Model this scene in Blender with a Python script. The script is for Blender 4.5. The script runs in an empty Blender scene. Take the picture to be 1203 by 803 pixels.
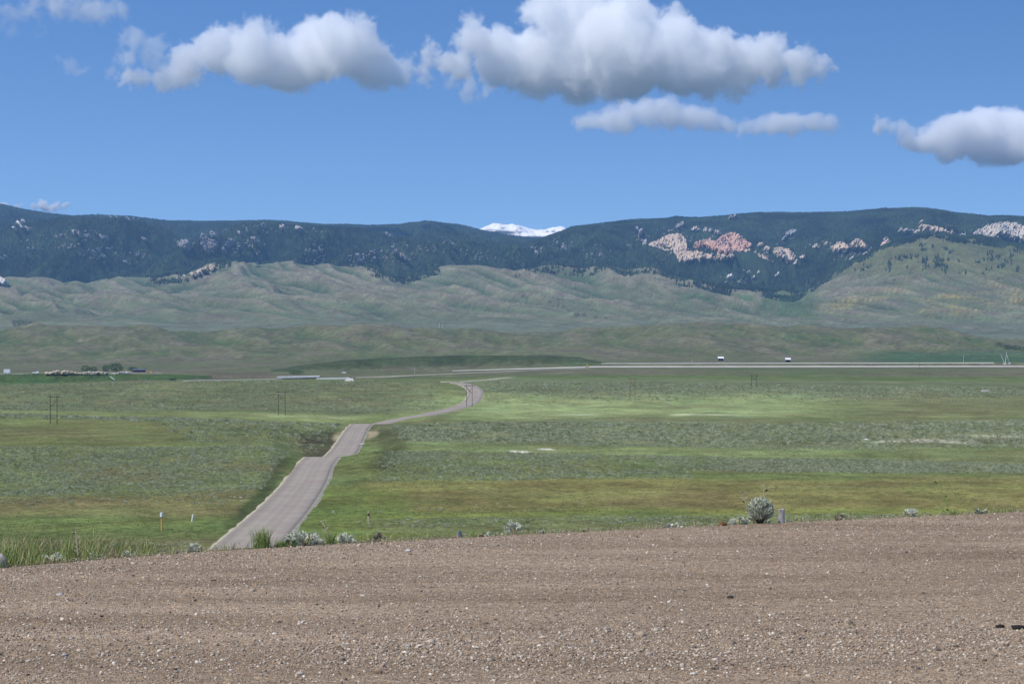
import bpy, math, random, os
import numpy as np
from mathutils import Vector

S = bpy.context.scene
C = S.collection
random.seed(7)
RNG = np.random.default_rng(7)

# ------------------------------------------------------------------ camera, sky, sun, exposure
F = 2340.0                     # focal length in photograph pixels (70 mm on 36 mm, 1203 px wide)
U0, VH, EYE = 601.5, 395.0, 1.7
cam = bpy.data.cameras.new('camera')
cam_ob = bpy.data.objects.new('camera', cam)
C.objects.link(cam_ob)
cam_ob.location = (0, 0, EYE)
cam_ob.rotation_euler = (math.pi / 2, 0, 0)
cam.sensor_width = 36
cam.lens = 36 * F / 1203
cam.shift_y = -6.5 / 1203
cam.clip_start = 0.1
cam.clip_end = 90000
S.camera = cam_ob

SUN_EL = math.radians(56)
SUN_AZ = math.atan2(-0.86, -0.50)
w = bpy.data.worlds.new('World')
S.world = w
w.use_nodes = True
wn = w.node_tree
bg = wn.nodes['Background']
sky = wn.nodes.new('ShaderNodeTexSky')
sky.sky_type = 'NISHITA'
sky.sun_disc = False
sky.sun_elevation = SUN_EL
sky.sun_rotation = SUN_AZ
sky.altitude = 1500
sky.air_density = 1.0
sky.dust_density = 0.0
sky.ozone_density = 3.0
tc = wn.nodes.new('ShaderNodeTexCoord')
sepw = wn.nodes.new('ShaderNodeSeparateXYZ')
comb = wn.nodes.new('ShaderNodeCombineXYZ')
mz = wn.nodes.new('ShaderNodeMath'); mz.operation = 'MULTIPLY_ADD'
mz.inputs[1].default_value = 3.0; mz.inputs[2].default_value = 0.055   # the thin high-country air: horizon as blue as the sky a little above it
tint = wn.nodes.new('ShaderNodeMix'); tint.data_type = 'RGBA'; tint.blend_type = 'MULTIPLY'
tint.inputs[0].default_value = 1.0
tint.inputs[7].default_value = (0.94, 1.20, 1.34, 1)
wn.links.new(tc.outputs['Generated'], sepw.inputs[0])
wn.links.new(sepw.outputs[0], comb.inputs[0]); wn.links.new(sepw.outputs[1], comb.inputs[1])
wn.links.new(sepw.outputs[2], mz.inputs[0]); wn.links.new(mz.outputs[0], comb.inputs[2])
wn.links.new(comb.outputs[0], sky.inputs[0])
tg = wn.nodes.new('ShaderNodeMapRange'); tg.inputs['From Max'].default_value = .17
tmix = wn.nodes.new('ShaderNodeMix'); tmix.data_type = 'RGBA'
tmix.inputs[6].default_value = (1.28, 1.32, 1.22, 1); tmix.inputs[7].default_value = (0.90, 1.22, 1.46, 1)
wn.links.new(sepw.outputs[2], tg.inputs['Value']); wn.links.new(tg.outputs[0], tmix.inputs[0]); wn.links.new(tmix.outputs[2], tint.inputs[7])
wn.links.new(sky.outputs[0], tint.inputs[6])
wn.links.new(tint.outputs[2], bg.inputs[0])
bg.inputs[1].default_value = 0.148

sun = bpy.data.lights.new('sun', 'SUN')
sun_ob = bpy.data.objects.new('sun', sun)
C.objects.link(sun_ob)
sun.energy = 4.1
sun.angle = math.radians(0.5)
sun.color = (1.0, 0.95, 0.87)
sd = Vector((math.sin(SUN_AZ) * math.cos(SUN_EL), math.cos(SUN_AZ) * math.cos(SUN_EL), math.sin(SUN_EL)))
sun_ob.rotation_euler = sd.to_track_quat('Z', 'Y').to_euler()

S.view_settings.view_transform = 'Standard'
S.view_settings.look = 'None'
S.view_settings.exposure = 0.0
S.view_settings.gamma = 1.0
S.cycles.max_bounces = 34
S.cycles.diffuse_bounces = 2
S.cycles.volume_bounces = 32
S.cycles.volume_max_steps = 160
S.cycles.use_denoising = True

# ------------------------------------------------------------------ helpers: numbers
def hash2(ix, iy, seed):
    h = (ix.astype(np.int64) * 374761393 + iy.astype(np.int64) * 668265263 + seed * 2147483647) & 0xffffffff
    h = ((h ^ (h >> 13)) * 1274126177) & 0xffffffff
    h = (h ^ (h >> 16)) & 0xffffffff
    return h
def perlin(x, y, seed=0):
    ix = np.floor(x); iy = np.floor(y)
    fx = x - ix; fy = y - iy
    def g(ax, ay, dx, dy):
        a = hash2(ax, ay, seed) / 4294967296.0 * 2 * np.pi
        return np.cos(a) * dx + np.sin(a) * dy
    u = fx * fx * fx * (fx * (fx * 6 - 15) + 10); v = fy * fy * fy * (fy * (fy * 6 - 15) + 10)
    n = (g(ix, iy, fx, fy) * (1 - u) + g(ix + 1, iy, fx - 1, fy) * u) * (1 - v) + \
        (g(ix, iy + 1, fx, fy - 1) * (1 - u) + g(ix + 1, iy + 1, fx - 1, fy - 1) * u) * v
    return n * 1.5
def fbm(x, y, octaves=4, seed=0, gain=0.5, ridged=False):
    t = 0; a = 1; s = 0
    for k in range(octaves):
        n = perlin(x * 2 ** k, y * 2 ** k, seed + k * 17)
        if ridged: n = 1 - 2 * np.abs(n)
        t = t + a * n; s += a; a *= gain
    return t / s
def sstep(x, a, b):
    t = np.clip((x - a) / (b - a), 0, 1)
    return t * t * (3 - 2 * t)
def pchip(xs, Y, x):
    """monotone cubic through rows Y[k] at xs[k], evaluated at x (1-D); returns len(x) by columns"""
    xs = np.asarray(xs, float); Y = np.asarray(Y, float)
    h = np.diff(xs)[:, None]; d = np.diff(Y, axis=0) / h
    m = np.zeros_like(Y)
    m[0] = d[0]; m[-1] = d[-1]
    for k in range(1, len(xs) - 1):
        p = d[k - 1] * d[k]
        w1 = 2 * h[k] + h[k - 1]; w2 = h[k] + 2 * h[k - 1]
        den = w1 / np.where(d[k - 1] == 0, 1e-9, d[k - 1]) + w2 / np.where(d[k] == 0, 1e-9, d[k])
        m[k] = np.where(p > 0, (w1 + w2) / np.where(np.abs(den) < 1e-12, 1e-12, den), 0)
    i = np.clip(np.searchsorted(xs, x, 'right') - 1, 0, len(xs) - 2)
    hh = h[i, 0][:, None]; t = ((x - xs[i]) / h[i, 0])[:, None]
    return (1 + 2 * t) * (1 - t) ** 2 * Y[i] + t * (1 - t) ** 2 * hh * m[i] + t * t * (3 - 2 * t) * Y[i + 1] + t * t * (t - 1) * hh * m[i + 1]

# ------------------------------------------------------------------ helpers: objects
def tag(o, label=None, cat=None, group=None, kind=None):
    if label: o['label'] = label
    if cat: o['category'] = cat
    if group: o['group'] = group
    if kind: o['kind'] = kind
    return o
def link(name, me, parent=None, loc=None):
    o = bpy.data.objects.new(name, me)
    C.objects.link(o)
    if parent is not None: o.parent = parent
    if loc is not None: o.location = loc
    return o
def mesh_np(name, V, Fc, mats=(), smooth=False, fmat=None):
    me = bpy.data.meshes.new(name)
    V = np.asarray(V, np.float32); Fc = np.asarray(Fc, np.int32)
    n = Fc.shape[1]
    me.vertices.add(len(V)); me.vertices.foreach_set('co', V.ravel())
    me.loops.add(Fc.size); me.loops.foreach_set('vertex_index', Fc.ravel())
    me.polygons.add(len(Fc)); me.polygons.foreach_set('loop_start', np.arange(0, Fc.size, n, dtype=np.int32))
    me.polygons.foreach_set('loop_total', np.full(len(Fc), n, np.int32))
    if smooth: me.polygons.foreach_set('use_smooth', np.ones(len(Fc), bool))
    for m in mats: me.materials.append(m)
    if fmat is not None: me.polygons.foreach_set('material_index', np.asarray(fmat, np.int32))
    me.update(calc_edges=True); me.validate()
    return me
def add_color(me, cols, name='tint'):
    a = me.color_attributes.new(name, 'FLOAT_COLOR', 'POINT')
    c = np.ones((len(me.vertices), 4), np.float32); c[:, :3] = cols
    a.data.foreach_set('color', c.ravel())

class MB:
    """collects simple shapes into one mesh"""
    def __init__(s): s.v = []; s.f = []; s.m = []; s.c = 0
    def add(s, v, f, m=0):
        b = len(s.v); s.v += [tuple(p) for p in v]; s.f += [tuple(i + b for i in q) for q in f]; s.m += [m] * len(f); return s
    def box(s, c, sz, rz=0.0, m=0, taper=1.0):
        x, y, z = sz[0] / 2, sz[1] / 2, sz[2] / 2
        p = []
        for dz in (-1, 1):
            k = taper if dz > 0 else 1
            for dx, dy in ((-1, -1), (1, -1), (1, 1), (-1, 1)):
                X = dx * x * k; Y = dy * y * k
                p.append((c[0] + X * math.cos(rz) - Y * math.sin(rz), c[1] + X * math.sin(rz) + Y * math.cos(rz), c[2] + dz * z))
        return s.add(p, [(3, 2, 1, 0), (4, 5, 6, 7), (0, 1, 5, 4), (1, 2, 6, 5), (2, 3, 7, 6), (3, 0, 4, 7)], m)
    def tube(s, a, b, ra, rb=None, n=8, m=0):
        rb = ra if rb is None else rb
        a = Vector(a); b = Vector(b); d = (b - a).normalized()
        e = d.cross(Vector((0, 0, 1)))
        if e.length < 1e-3: e = Vector((1, 0, 0))
        e.normalize(); g = d.cross(e)
        p = []
        for c, r in ((a, ra), (b, rb)):
            for k in range(n):
                t = 2 * math.pi * k / n
                p.append(c + e * (math.cos(t) * r) + g * (math.sin(t) * r))
        f = [(k, (k + 1) % n, n + (k + 1) % n, n + k) for k in range(n)]
        f += [tuple(range(n - 1, -1, -1)), tuple(range(n, 2 * n))]
        return s.add(p, f, m)
    def build(s, name, mats, parent=None, loc=None, smooth=False):
        me = bpy.data.meshes.new(name)
        me.from_pydata(s.v, [], s.f)
        for m in (mats if isinstance(mats, (list, tuple)) else [mats]): me.materials.append(m)
        me.polygons.foreach_set('material_index', s.m)
        if smooth: me.polygons.foreach_set('use_smooth', [True] * len(s.f))
        me.update()
        return link(name, me, parent, loc)
def empty(name, loc, label, cat, group=None, rz=0):
    o = bpy.data.objects.new(name, None); C.objects.link(o)
    o.location = loc; o.rotation_euler = (0, 0, rz); o.empty_display_size = .2
    return tag(o, label, cat, group)
def copy_tree(o, parent=None):
    c = o.copy(); C.objects.link(c)
    if parent is not None: c.parent = parent
    for ch in list(o.children): copy_tree(ch, c)
    return c

# ------------------------------------------------------------------ helpers: materials
def new_mat(name):
    m = bpy.data.materials.new(name); m.use_nodes = True
    return m, m.node_tree, m.node_tree.nodes['Principled BSDF']
def simple(name, col, rough=.8, var=.25, scale=8.0, bump=0.0, metal=0.0, coord='Object'):
    m, nt, b = new_mat(name)
    t = nt.nodes.new('ShaderNodeTexCoord')
    n = nt.nodes.new('ShaderNodeTexNoise'); n.inputs['Scale'].default_value = scale; n.inputs['Detail'].default_value = 5
    nt.links.new(t.outputs[coord], n.inputs['Vector'])
    r = nt.nodes.new('ShaderNodeMapRange'); r.inputs['From Min'].default_value = .3; r.inputs['From Max'].default_value = .7
    r.inputs['To Min'].default_value = 1 - var; r.inputs['To Max'].default_value = 1 + var
    nt.links.new(n.outputs['Fac'], r.inputs['Value'])
    h = nt.nodes.new('ShaderNodeHueSaturation'); h.inputs['Color'].default_value = (*col, 1)
    nt.links.new(r.outputs[0], h.inputs['Value'])
    nt.links.new(h.outputs[0], b.inputs['Base Color'])
    b.inputs['Roughness'].default_value = rough; b.inputs['Metallic'].default_value = metal
    b.inputs['Specular IOR Level'].default_value = .3
    if bump:
        bp = nt.nodes.new('ShaderNodeBump'); bp.inputs['Strength'].default_value = 1; bp.inputs['Distance'].default_value = bump
        nt.links.new(n.outputs['Fac'], bp.inputs['Height']); nt.links.new(bp.outputs[0], b.inputs['Normal'])
    return m
def varied(name, cols, rough=.85, pos=None, spec=.2):
    """one colour per instance or object, picked from a ramp"""
    m, nt, b = new_mat(name)
    oi = nt.nodes.new('ShaderNodeObjectInfo')
    cr = nt.nodes.new('ShaderNodeValToRGB')
    el = cr.color_ramp.elements
    pos = pos or [k / (len(cols) - 1) for k in range(len(cols))]
    el[0].position = pos[0]; el[0].color = (*cols[0], 1); el[1].position = pos[-1]; el[1].color = (*cols[-1], 1)
    for p, c in list(zip(pos, cols))[1:-1]:
        e = el.new(p); e.color = (*c, 1)
    nt.links.new(oi.outputs['Random'], cr.inputs[0]); nt.links.new(cr.outputs[0], b.inputs['Base Color'])
    b.inputs['Roughness'].default_value = rough; b.inputs['Specular IOR Level'].default_value = spec
    return m
def tinted(name, attr='tint', rough=.95, scales=((.01, .3), (.08, .25), (.6, .3)), bump=0.0, bump_scale=.5, spec=.05, stretch=None):
    """base colour = painted ground-cover colour times grain at several sizes (metres)"""
    m, nt, b = new_mat(name)
    at = nt.nodes.new('ShaderNodeAttribute'); at.attribute_name = attr
    g = nt.nodes.new('ShaderNodeNewGeometry')
    vec = g.outputs['Position']
    fac = None
    for k, (s, a) in enumerate(scales):
        n = nt.nodes.new('ShaderNodeTexNoise'); n.inputs['Scale'].default_value = s; n.inputs['Detail'].default_value = 4
        n.inputs['Roughness'].default_value = .6
        nt.links.new(vec, n.inputs['Vector'])
        r = nt.nodes.new('ShaderNodeMapRange'); r.inputs['From Min'].default_value = .3; r.inputs['From Max'].default_value = .7
        r.inputs['To Min'].default_value = 1 - a; r.inputs['To Max'].default_value = 1 + a
        nt.links.new(n.outputs['Fac'], r.inputs['Value'])
        if fac is None: fac = r.outputs[0]
        else:
            q = nt.nodes.new('ShaderNodeMath'); q.operation = 'MULTIPLY'; nt.links.new(fac, q.inputs[0]); nt.links.new(r.outputs[0], q.inputs[1]); fac = q.outputs[0]
        if k == 1:   # a little hue shift at mid size
            hn = n
    h = nt.nodes.new('ShaderNodeHueSaturation')
    nt.links.new(at.outputs['Color'], h.inputs['Color']); nt.links.new(fac, h.inputs['Value'])
    hr = nt.nodes.new('ShaderNodeMapRange'); hr.inputs['From Min'].default_value = .3; hr.inputs['From Max'].default_value = .7
    hr.inputs['To Min'].default_value = .475; hr.inputs['To Max'].default_value = .525
    nt.links.new(hn.outputs['Fac'], hr.inputs['Value']); nt.links.new(hr.outputs[0], h.inputs['Hue'])
    nt.links.new(h.outputs[0], b.inputs['Base Color'])
    b.inputs['Roughness'].default_value = rough; b.inputs['Specular IOR Level'].default_value = spec
    if bump:
        n = nt.nodes.new('ShaderNodeTexNoise'); n.inputs['Scale'].default_value = bump_scale; n.inputs['Detail'].default_value = 6
        nt.links.new(vec, n.inputs['Vector'])
        bp = nt.nodes.new('ShaderNodeBump'); bp.inputs['Strength'].default_value = 1; bp.inputs['Distance'].default_value = bump
        nt.links.new(n.outputs['Fac'], bp.inputs['Height']); nt.links.new(bp.outputs[0], b.inputs['Normal'])
    return m

# ------------------------------------------------------------------ terrain sheets
TMIN, TMAX = -0.42, 0.42
def upx(t): return t * F + U0
class Sheet:
    """height field on rays of constant x/y: Y and Z arrays [row, column]"""
    def __init__(s, t, Y, Z): s.t = t; s.Y = Y; s.Z = Z
    def verts(s):
        return np.stack([s.t[None, :] * s.Y, s.Y, s.Z], -1).reshape(-1, 3)
    def faces(s):
        r, c = s.Y.shape
        i = np.arange(r - 1)[:, None] * c + np.arange(c - 1)[None, :]
        return np.stack([i, i + 1, i + 1 + c, i + c], -1).reshape(-1, 4)
    def mesh(s, name, mats): return mesh_np(name, s.verts(), s.faces(), mats, smooth=True)
    def column(s, t):
        k = np.clip((t - s.t[0]) / (s.t[-1] - s.t[0]) * (len(s.t) - 1), 0, len(s.t) - 1.001)
        i = int(k); f = k - i
        return s.Y[:, i] * (1 - f) + s.Y[:, i + 1] * f, s.Z[:, i] * (1 - f) + s.Z[:, i + 1] * f
    def z(s, x, y):
        Y, Z = s.column(x / y); return float(np.interp(y, Y, Z))
    def ray(s, u, v, back=0.0):
        """first hit of the sight line through photograph point (u, v)"""
        t = (u - U0) / F
        Y, Z = s.column(t)
        zr = EYE - (v - VH) / F * Y
        h = np.nonzero(Z >= zr)[0]
        if len(h) == 0:
            i = int(np.argmin(zr - Z)); return np.array([t * Y[i], Y[i], Z[i]])
        i = h[0]
        if i == 0: y = Y[0]
        else:
            a = zr[i - 1] - Z[i - 1]; b = Z[i] - zr[i]
            y = Y[i - 1] + (Y[i] - Y[i - 1]) * a / max(a + b, 1e-9)
        y += back
        return np.array([t * y, y, float(np.interp(y, Y, Z))])
    def zmany(s, x, y):
        t = x / y
        k = np.clip((t - s.t[0]) / (s.t[-1] - s.t[0]) * (len(s.t) - 1), 0, len(s.t) - 1.001)
        i = k.astype(int); f = k - i
        D = s.Y[:, 0]     # rows share their distance
        r = np.clip(np.searchsorted(D, y) - 1, 0, len(D) - 2)
        g = np.clip((y - D[r]) / (D[r + 1] - D[r]), 0, 1)
        Z = s.Z
        return (Z[r, i] * (1 - f) + Z[r, i + 1] * f) * (1 - g) + (Z[r + 1, i] * (1 - f) + Z[r + 1, i + 1] * f) * g
def poly(pts, u):
    p = np.array(pts, float); return np.interp(u, p[:, 0], p[:, 1])
def loft(rows, D, ncol, relief=None):
    t = np.linspace(TMIN, TMAX, ncol); u = upx(t)
    zs = []
    for d, c in rows:
        v = poly(c, u) if isinstance(c, (list, tuple)) else np.full(ncol, float(c))
        zs.append(EYE - (v - VH) / F * d)
    Z = pchip([r[0] for r in rows], np.array(zs), np.asarray(D, float))
    Y = np.repeat(np.asarray(D, float)[:, None], ncol, 1)
    if relief is not None: Z = Z + relief(t[None, :] * Y, Y, u[None, :] + 0 * Y, Z)
    return Sheet(t, Y, Z)

# --- the gravel road edge seen from the camera
EDGE = [(-400, 690), (0, 667.5), (120, 657), (240, 648), (400, 639), (600, 628.5), (850, 617), (1203, 601), (1600, 588)]
def y_edge(t): return EYE * F / (poly(EDGE, upx(t)) - VH)
_te = np.linspace(-.42, .42, 200); _ye = y_edge(_te); _xe = _te * _ye
def edge_x(x):
    """far edge of the gravel road as a curve over the ground, straight on beyond both sides of the picture"""
    x = np.asarray(x, float)
    y = np.interp(x, _xe, _ye)
    y = np.where(x < _xe[0], _ye[0] + (x - _xe[0]) * .42, y)
    return np.where(x > _xe[-1], _ye[-1] + (x - _xe[-1]) * .42, y)

# --- ground: bank below the road, prairie, highway shelf, near berms
g_rows = [
    (645, [(-300, 524), (0, 526), (320, 527.5), (352, 537), (392, 538), (440, 530), (600, 532), (820, 536), (1203, 545)]),
    (668, [(-300, 530), (0, 531), (320, 531), (352, 544), (392, 545), (440, 534), (600, 534), (820, 538), (1203, 545)]),
    (722, [(-300, 519), (0, 520), (320, 521), (352, 536), (440, 536), (470, 525), (600, 525), (1203, 532)]),
    (918, [(-300, 487), (0, 488), (350, 497), (405, 498.5), (450, 498), (500, 497), (1203, 497)]),
    (950, [(-300, 489), (0, 490), (350, 500), (405, 502), (450, 502), (500, 499), (1203, 496)]),
    (1020, [(-300, 484), (0, 485), (350, 494), (405, 497), (450, 495), (500, 491), (1203, 489)]),
    (1232, [(-300, 474), (0, 476), (500, 478), (600, 476), (1203, 474)]),
    (1450, [(-300, 453), (0, 453), (237, 448), (520, 448), (600, 450), (800, 453), (1203, 460)]),
    (1520, [(-300, 456), (0, 456), (237, 451), (520, 451), (600, 449), (800, 450), (1203, 455)]),
    (1900, [(-300, 452), (0, 453), (237, 447), (300, 446), (520, 445.5), (600, 442.5), (800, 443), (1203, 445)]),
    (2100, [(-300, 451), (0, 451), (237, 445), (300, 445), (520, 442.5), (700, 437), (1203, 439)]),
    (2130, [(-300, 438), (0, 439.5), (60, 438), (180, 439), (250, 441), (300, 442), (520, 441), (700, 436), (1203, 438)]),
    (2300, [(-300, 438), (0, 438.5), (100, 437), (250, 438), (300, 439), (520, 438), (700, 433.5), (1203, 435)]),
    (2596, [(-300, 437), (0, 438), (250, 439), (520, 436.5), (700, 432), (1203, 431.4)]),
    (2612, [(-300, 437), (0, 437), (250, 438), (520, 435.5), (700, 429.8), (1203, 429.4)]),
    (2640, [(-300, 436), (0, 436.5), (250, 437.5), (520, 435), (700, 430), (1203, 429.2)]),
    (2652, [(-300, 436), (0, 436.5), (250, 437.5), (520, 434.5), (700, 427.9), (1203, 427.2)]),
    (2666, [(-300, 436), (0, 436.2), (250, 437.3), (520, 434), (700, 426.6), (1203, 425.6)]),
    (2740, [(-300, 436), (0, 436), (250, 437), (330, 438), (520, 434), (700, 427), (1203, 426.5)]),
    (2800, [(-300, 435), (0, 435), (250, 436), (320, 436), (350, 430), (400, 424.5), (450, 421), (540, 418.5), (640, 417.5), (682, 421), (705, 426), (1203, 425)]),
    (2860, [(-300, 434.5), (0, 434.5), (250, 435), (320, 435), (350, 429), (400, 423.5), (450, 420), (540, 417.5), (640, 417), (682, 420), (705, 425), (1203, 424.5)]),
    (2950, [(-300, 434), (0, 434), (250, 434), (540, 426), (640, 426), (705, 426), (1203, 424)]),
    (3300, [(-300, 431), (0, 431), (400, 426), (700, 422), (1203, 421)]),
    (3700, [(-300, 420), (0, 417), (130, 420), (400, 410), (560, 413), (700, 410), (800, 408), (960, 418), (1203, 414)]),
    (4300, [(-300, 392), (0, 388), (45, 387.5), (75, 391), (140, 386.5), (200, 391), (300, 392), (420, 386), (500, 388), (560, 393), (600, 397), (650, 396), (690, 391), (740, 391), (790, 384), (850, 386), (930, 388), (990, 390), (1080, 389), (1130, 394), (1165, 402), (1203, 406)]),
    (4550, [(-300, 398), (0, 396), (420, 395), (600, 398), (800, 395), (1203, 404)]),
    (5400, [(-300, 388), (0, 386), (400, 384), (600, 388), (700, 390), (1203, 393)]),
]
gD = np.concatenate([np.linspace(250, 372, 10), 1 / np.linspace(1 / 374, 1 / 1450, 210), 1 / np.linspace(1 / 1458, 1 / 2090, 40),
                     np.arange(2096, 2140, 6), np.linspace(2150, 2585, 22), np.arange(2590, 2672, 4), np.linspace(2680, 2980, 34), 1 / np.linspace(1 / 3000, 1 / 5400, 90)])
def g_relief(x, y, u, z):
    far = sstep(y, 3050, 3900) * sstep(y, 5300, 4500)
    r = far * (22 * fbm((x + y * .35) / 240, y / 620, 4, 3, .5, True) + 4 * fbm(x / 60, y / 200, 3, 5, .5, True) - 7.0)
    near = sstep(y, 360, 500) * sstep(y, 2050, 1300)
    road = np.abs(x - np.interp(y, [374, 645, 918, 1020, 1232], [-50, -62.4, -69, -68, -29]))
    near = near * np.where(y < 1300, sstep(road, 7, 26), 1)
    r = r + near * (.55 * fbm(x / 60, y / 45, 4, 9) + .12 * fbm(x / 9, y / 9, 2, 19))
    return r + np.where((u > 320) & (u < 705), 1, 0) * sstep(y, 2700, 2790) * sstep(y, 2960, 2880) * 1.2 * fbm(x / 30, y / 30, 3, 8)
base = np.where(gD < 645, 0, 0)
rows0 = [(240, [(-300, VH + (EYE + 38.3) * F / 240), (1203, VH + (EYE + 38.3) * F / 240)]), (374, VH + 40 * F / 374), (520, VH + 40 * F / 520)]
ground = loft(rows0 + g_rows, gD, 1000, g_relief)
# put the bank from the road edge down to the prairie in front of it
tcol = ground.t
ye = y_edge(tcol)
sb = np.linspace(0, 1, 60)[:, None]
Yb = ye[None, :] * (249.0 / ye[None, :]) ** sb
drop = 0.155 * np.maximum(Yb - ye[None, :] - .35, 0) + .006
Zb = -np.minimum(drop, 0) * 0 - drop
zt = ground.Z[0][None, :]
Zb = np.where(Zb < zt, zt, Zb)
Zb += sstep(Yb - ye[None, :], .3, 3) * .08 * fbm(tcol[None, :] * Yb / 1.3, Yb / 1.3, 3, 4)
Zb[-1] = ground.Z[0]

def zone(u, v, spec):
    """soft trapezoid in the ground-cover plan, written by the photograph's pixel coordinates"""
    u0, u1, a0, a1, b0, b1, su, sv = spec
    f = np.clip((u - u0) / (u1 - u0), 0, 1)
    top = a0 + (a1 - a0) * f; bot = b0 + (b1 - b0) * f
    return sstep(u, u0 - su, u0 + su) * (1 - sstep(u, u1 - su, u1 + su)) * sstep(v, top - sv, top + sv) * (1 - sstep(v, bot - sv, bot + sv))
def cover_uv(x, y, z=-38.3):
    """photograph coordinates of a ground point, as if the prairie were level, with wandering borders"""
    u = x / y * F + U0
    v = VH + (EYE - z) * F / y
    wob = 8.0 * fbm(x / 130, y / 150, 4, 31) * np.clip((v - VH) / 100, .25, 1.2)
    return u + 70 * fbm(x / 110, y / 130, 4, 77) * np.clip(np.abs(x - road_x(y)) / 60, 0, 1), v + wob
OLIVE = (.140, .146, .056); BROWN = (.170, .140, .062); VIVID = (.110, .138, .042); LIGHT = (.215, .260, .100)
SAGEG = (.165, .185, .085); DARKG = (.060, .092, .028); TAN = (.42, .34, .23); WHITE = (.72, .69, .62); MID = (.125, .155, .052)
GREY = (.155, .165, .085)
COVER = [   # u0,u1, top(u0),top(u1), bottom(u0),bottom(u1), side softness, edge softness, colour, strength
    (-400, 520, 448, 448, 480, 478, 30, 3, (.125, .138, .068), .9),
    (-400, 420, 477, 480, 486, 488, 40, 1.5, (.19, .22, .085), .8),
    (-400, 420, 486, 488, 499, 499, 30, 2, GREY, .8),
    (-400, 400, 499, 499, 528, 524, 20, 2, (.135, .148, .055), .9),
    (-400, 330, 527, 528, 584, 578, 15, 1.5, (.135, .155, .060), .9),
    (-400, 320, 584, 576, 612, 602, 20, 6, BROWN, .7),
    (-400, 300, 611, 607, 634, 634, 20, 3, VIVID, .9),
    (-400, 260, 636, 632, 660, 655, 20, 3, (.135, .125, .058), .8),
    (560, 1600, 438, 436, 448, 446, 60, 2, (.07, .115, .032), .55),
    (690, 1010, 432, 433, 441, 440, 40, 2, (.060, .105, .025), .8),
    (540, 1600, 447, 449, 467, 466, 20, 3, (.135, .155, .080), .9),
    (520, 980, 466, 464, 490, 488, 110, 4, (.250, .300, .130), .9),
    (1010, 1600, 462, 462, 488, 488, 60, 3, (.16, .165, .075), .8),
    (440, 1600, 490, 489, 521, 521, 15, 2, GREY, .85),
    (860, 1100, 489, 491, 500, 500, 60, 3, OLIVE, .6),
    (440, 1010, 521, 521, 536, 532, 30, 3, (.185, .222, .090), .85),
    (1010, 1600, 521, 521, 538, 542, 60, 3, (.165, .190, .080), .85),
    (440, 830, 533, 535, 569, 563, 10, 1.5, (.135, .155, .055), .9),
    (830, 1600, 535, 544, 553, 555, 10, 1.5, (.150, .160, .085), .9),
    (430, 1600, 569, 553, 602, 601, 25, 3, (.182, .168, .058), .9),
    (430, 1600, 600, 598, 608, 606, 30, 2, (.170, .185, .050), .9),
    (300, 480, 575, 575, 650, 650, 20, 4, (.13, .165, .042), .7),
    (430, 1600, 607, 606, 625, 622, 30, 2, (.155, .165, .070), .7),
    (270, 345, 600, 542, 625, 552, 18, 6, (.055, .070, .026), .95),
    (352, 398, 505, 500, 536, 536, 7, 4, (.060, .055, .028), .95),
    (440, 470, 500, 500, 560, 560, 9, 6, (.065, .075, .028), .85),
    (394, 406, 504, 500, 514, 510, 3, 2, TAN, .55),
    (432, 446, 500, 499, 511, 504, 3, 2, TAN, .8),
    (430, 545, 494, 476, 499, 480, 5, 1.5, (.11, .105, .05), .5),
    (606, 633, 530, 530, 533.4, 533.4, 4, .6, WHITE, 1),
    (642, 664, 526.8, 526.8, 528.5, 528.5, 5, .5, WHITE, .7),
    (1015, 1120, 516, 515, 519, 518, 12, .7, (.50, .47, .36), .85),
    (1120, 1300, 513, 511, 515, 513, 20, .7, (.45, .44, .32), .7),
    (680, 720, 482, 482, 484, 484, 12, .6, (.5, .52, .36), .6),
    (800, 870, 485, 485, 487, 487, 12, .6, (.5, .5, .36), .5),
    (300, 420, 480, 480, 483, 482, 30, .8, (.28, .32, .16), .5),
]
def road_x(y): return np.interp(y, [200, 374, 457, 535, 624, 720, 891, 1020, 1232], [-44, -50.2, -52.6, -56, -60.8, -61.5, -68, -67, -29])
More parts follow.
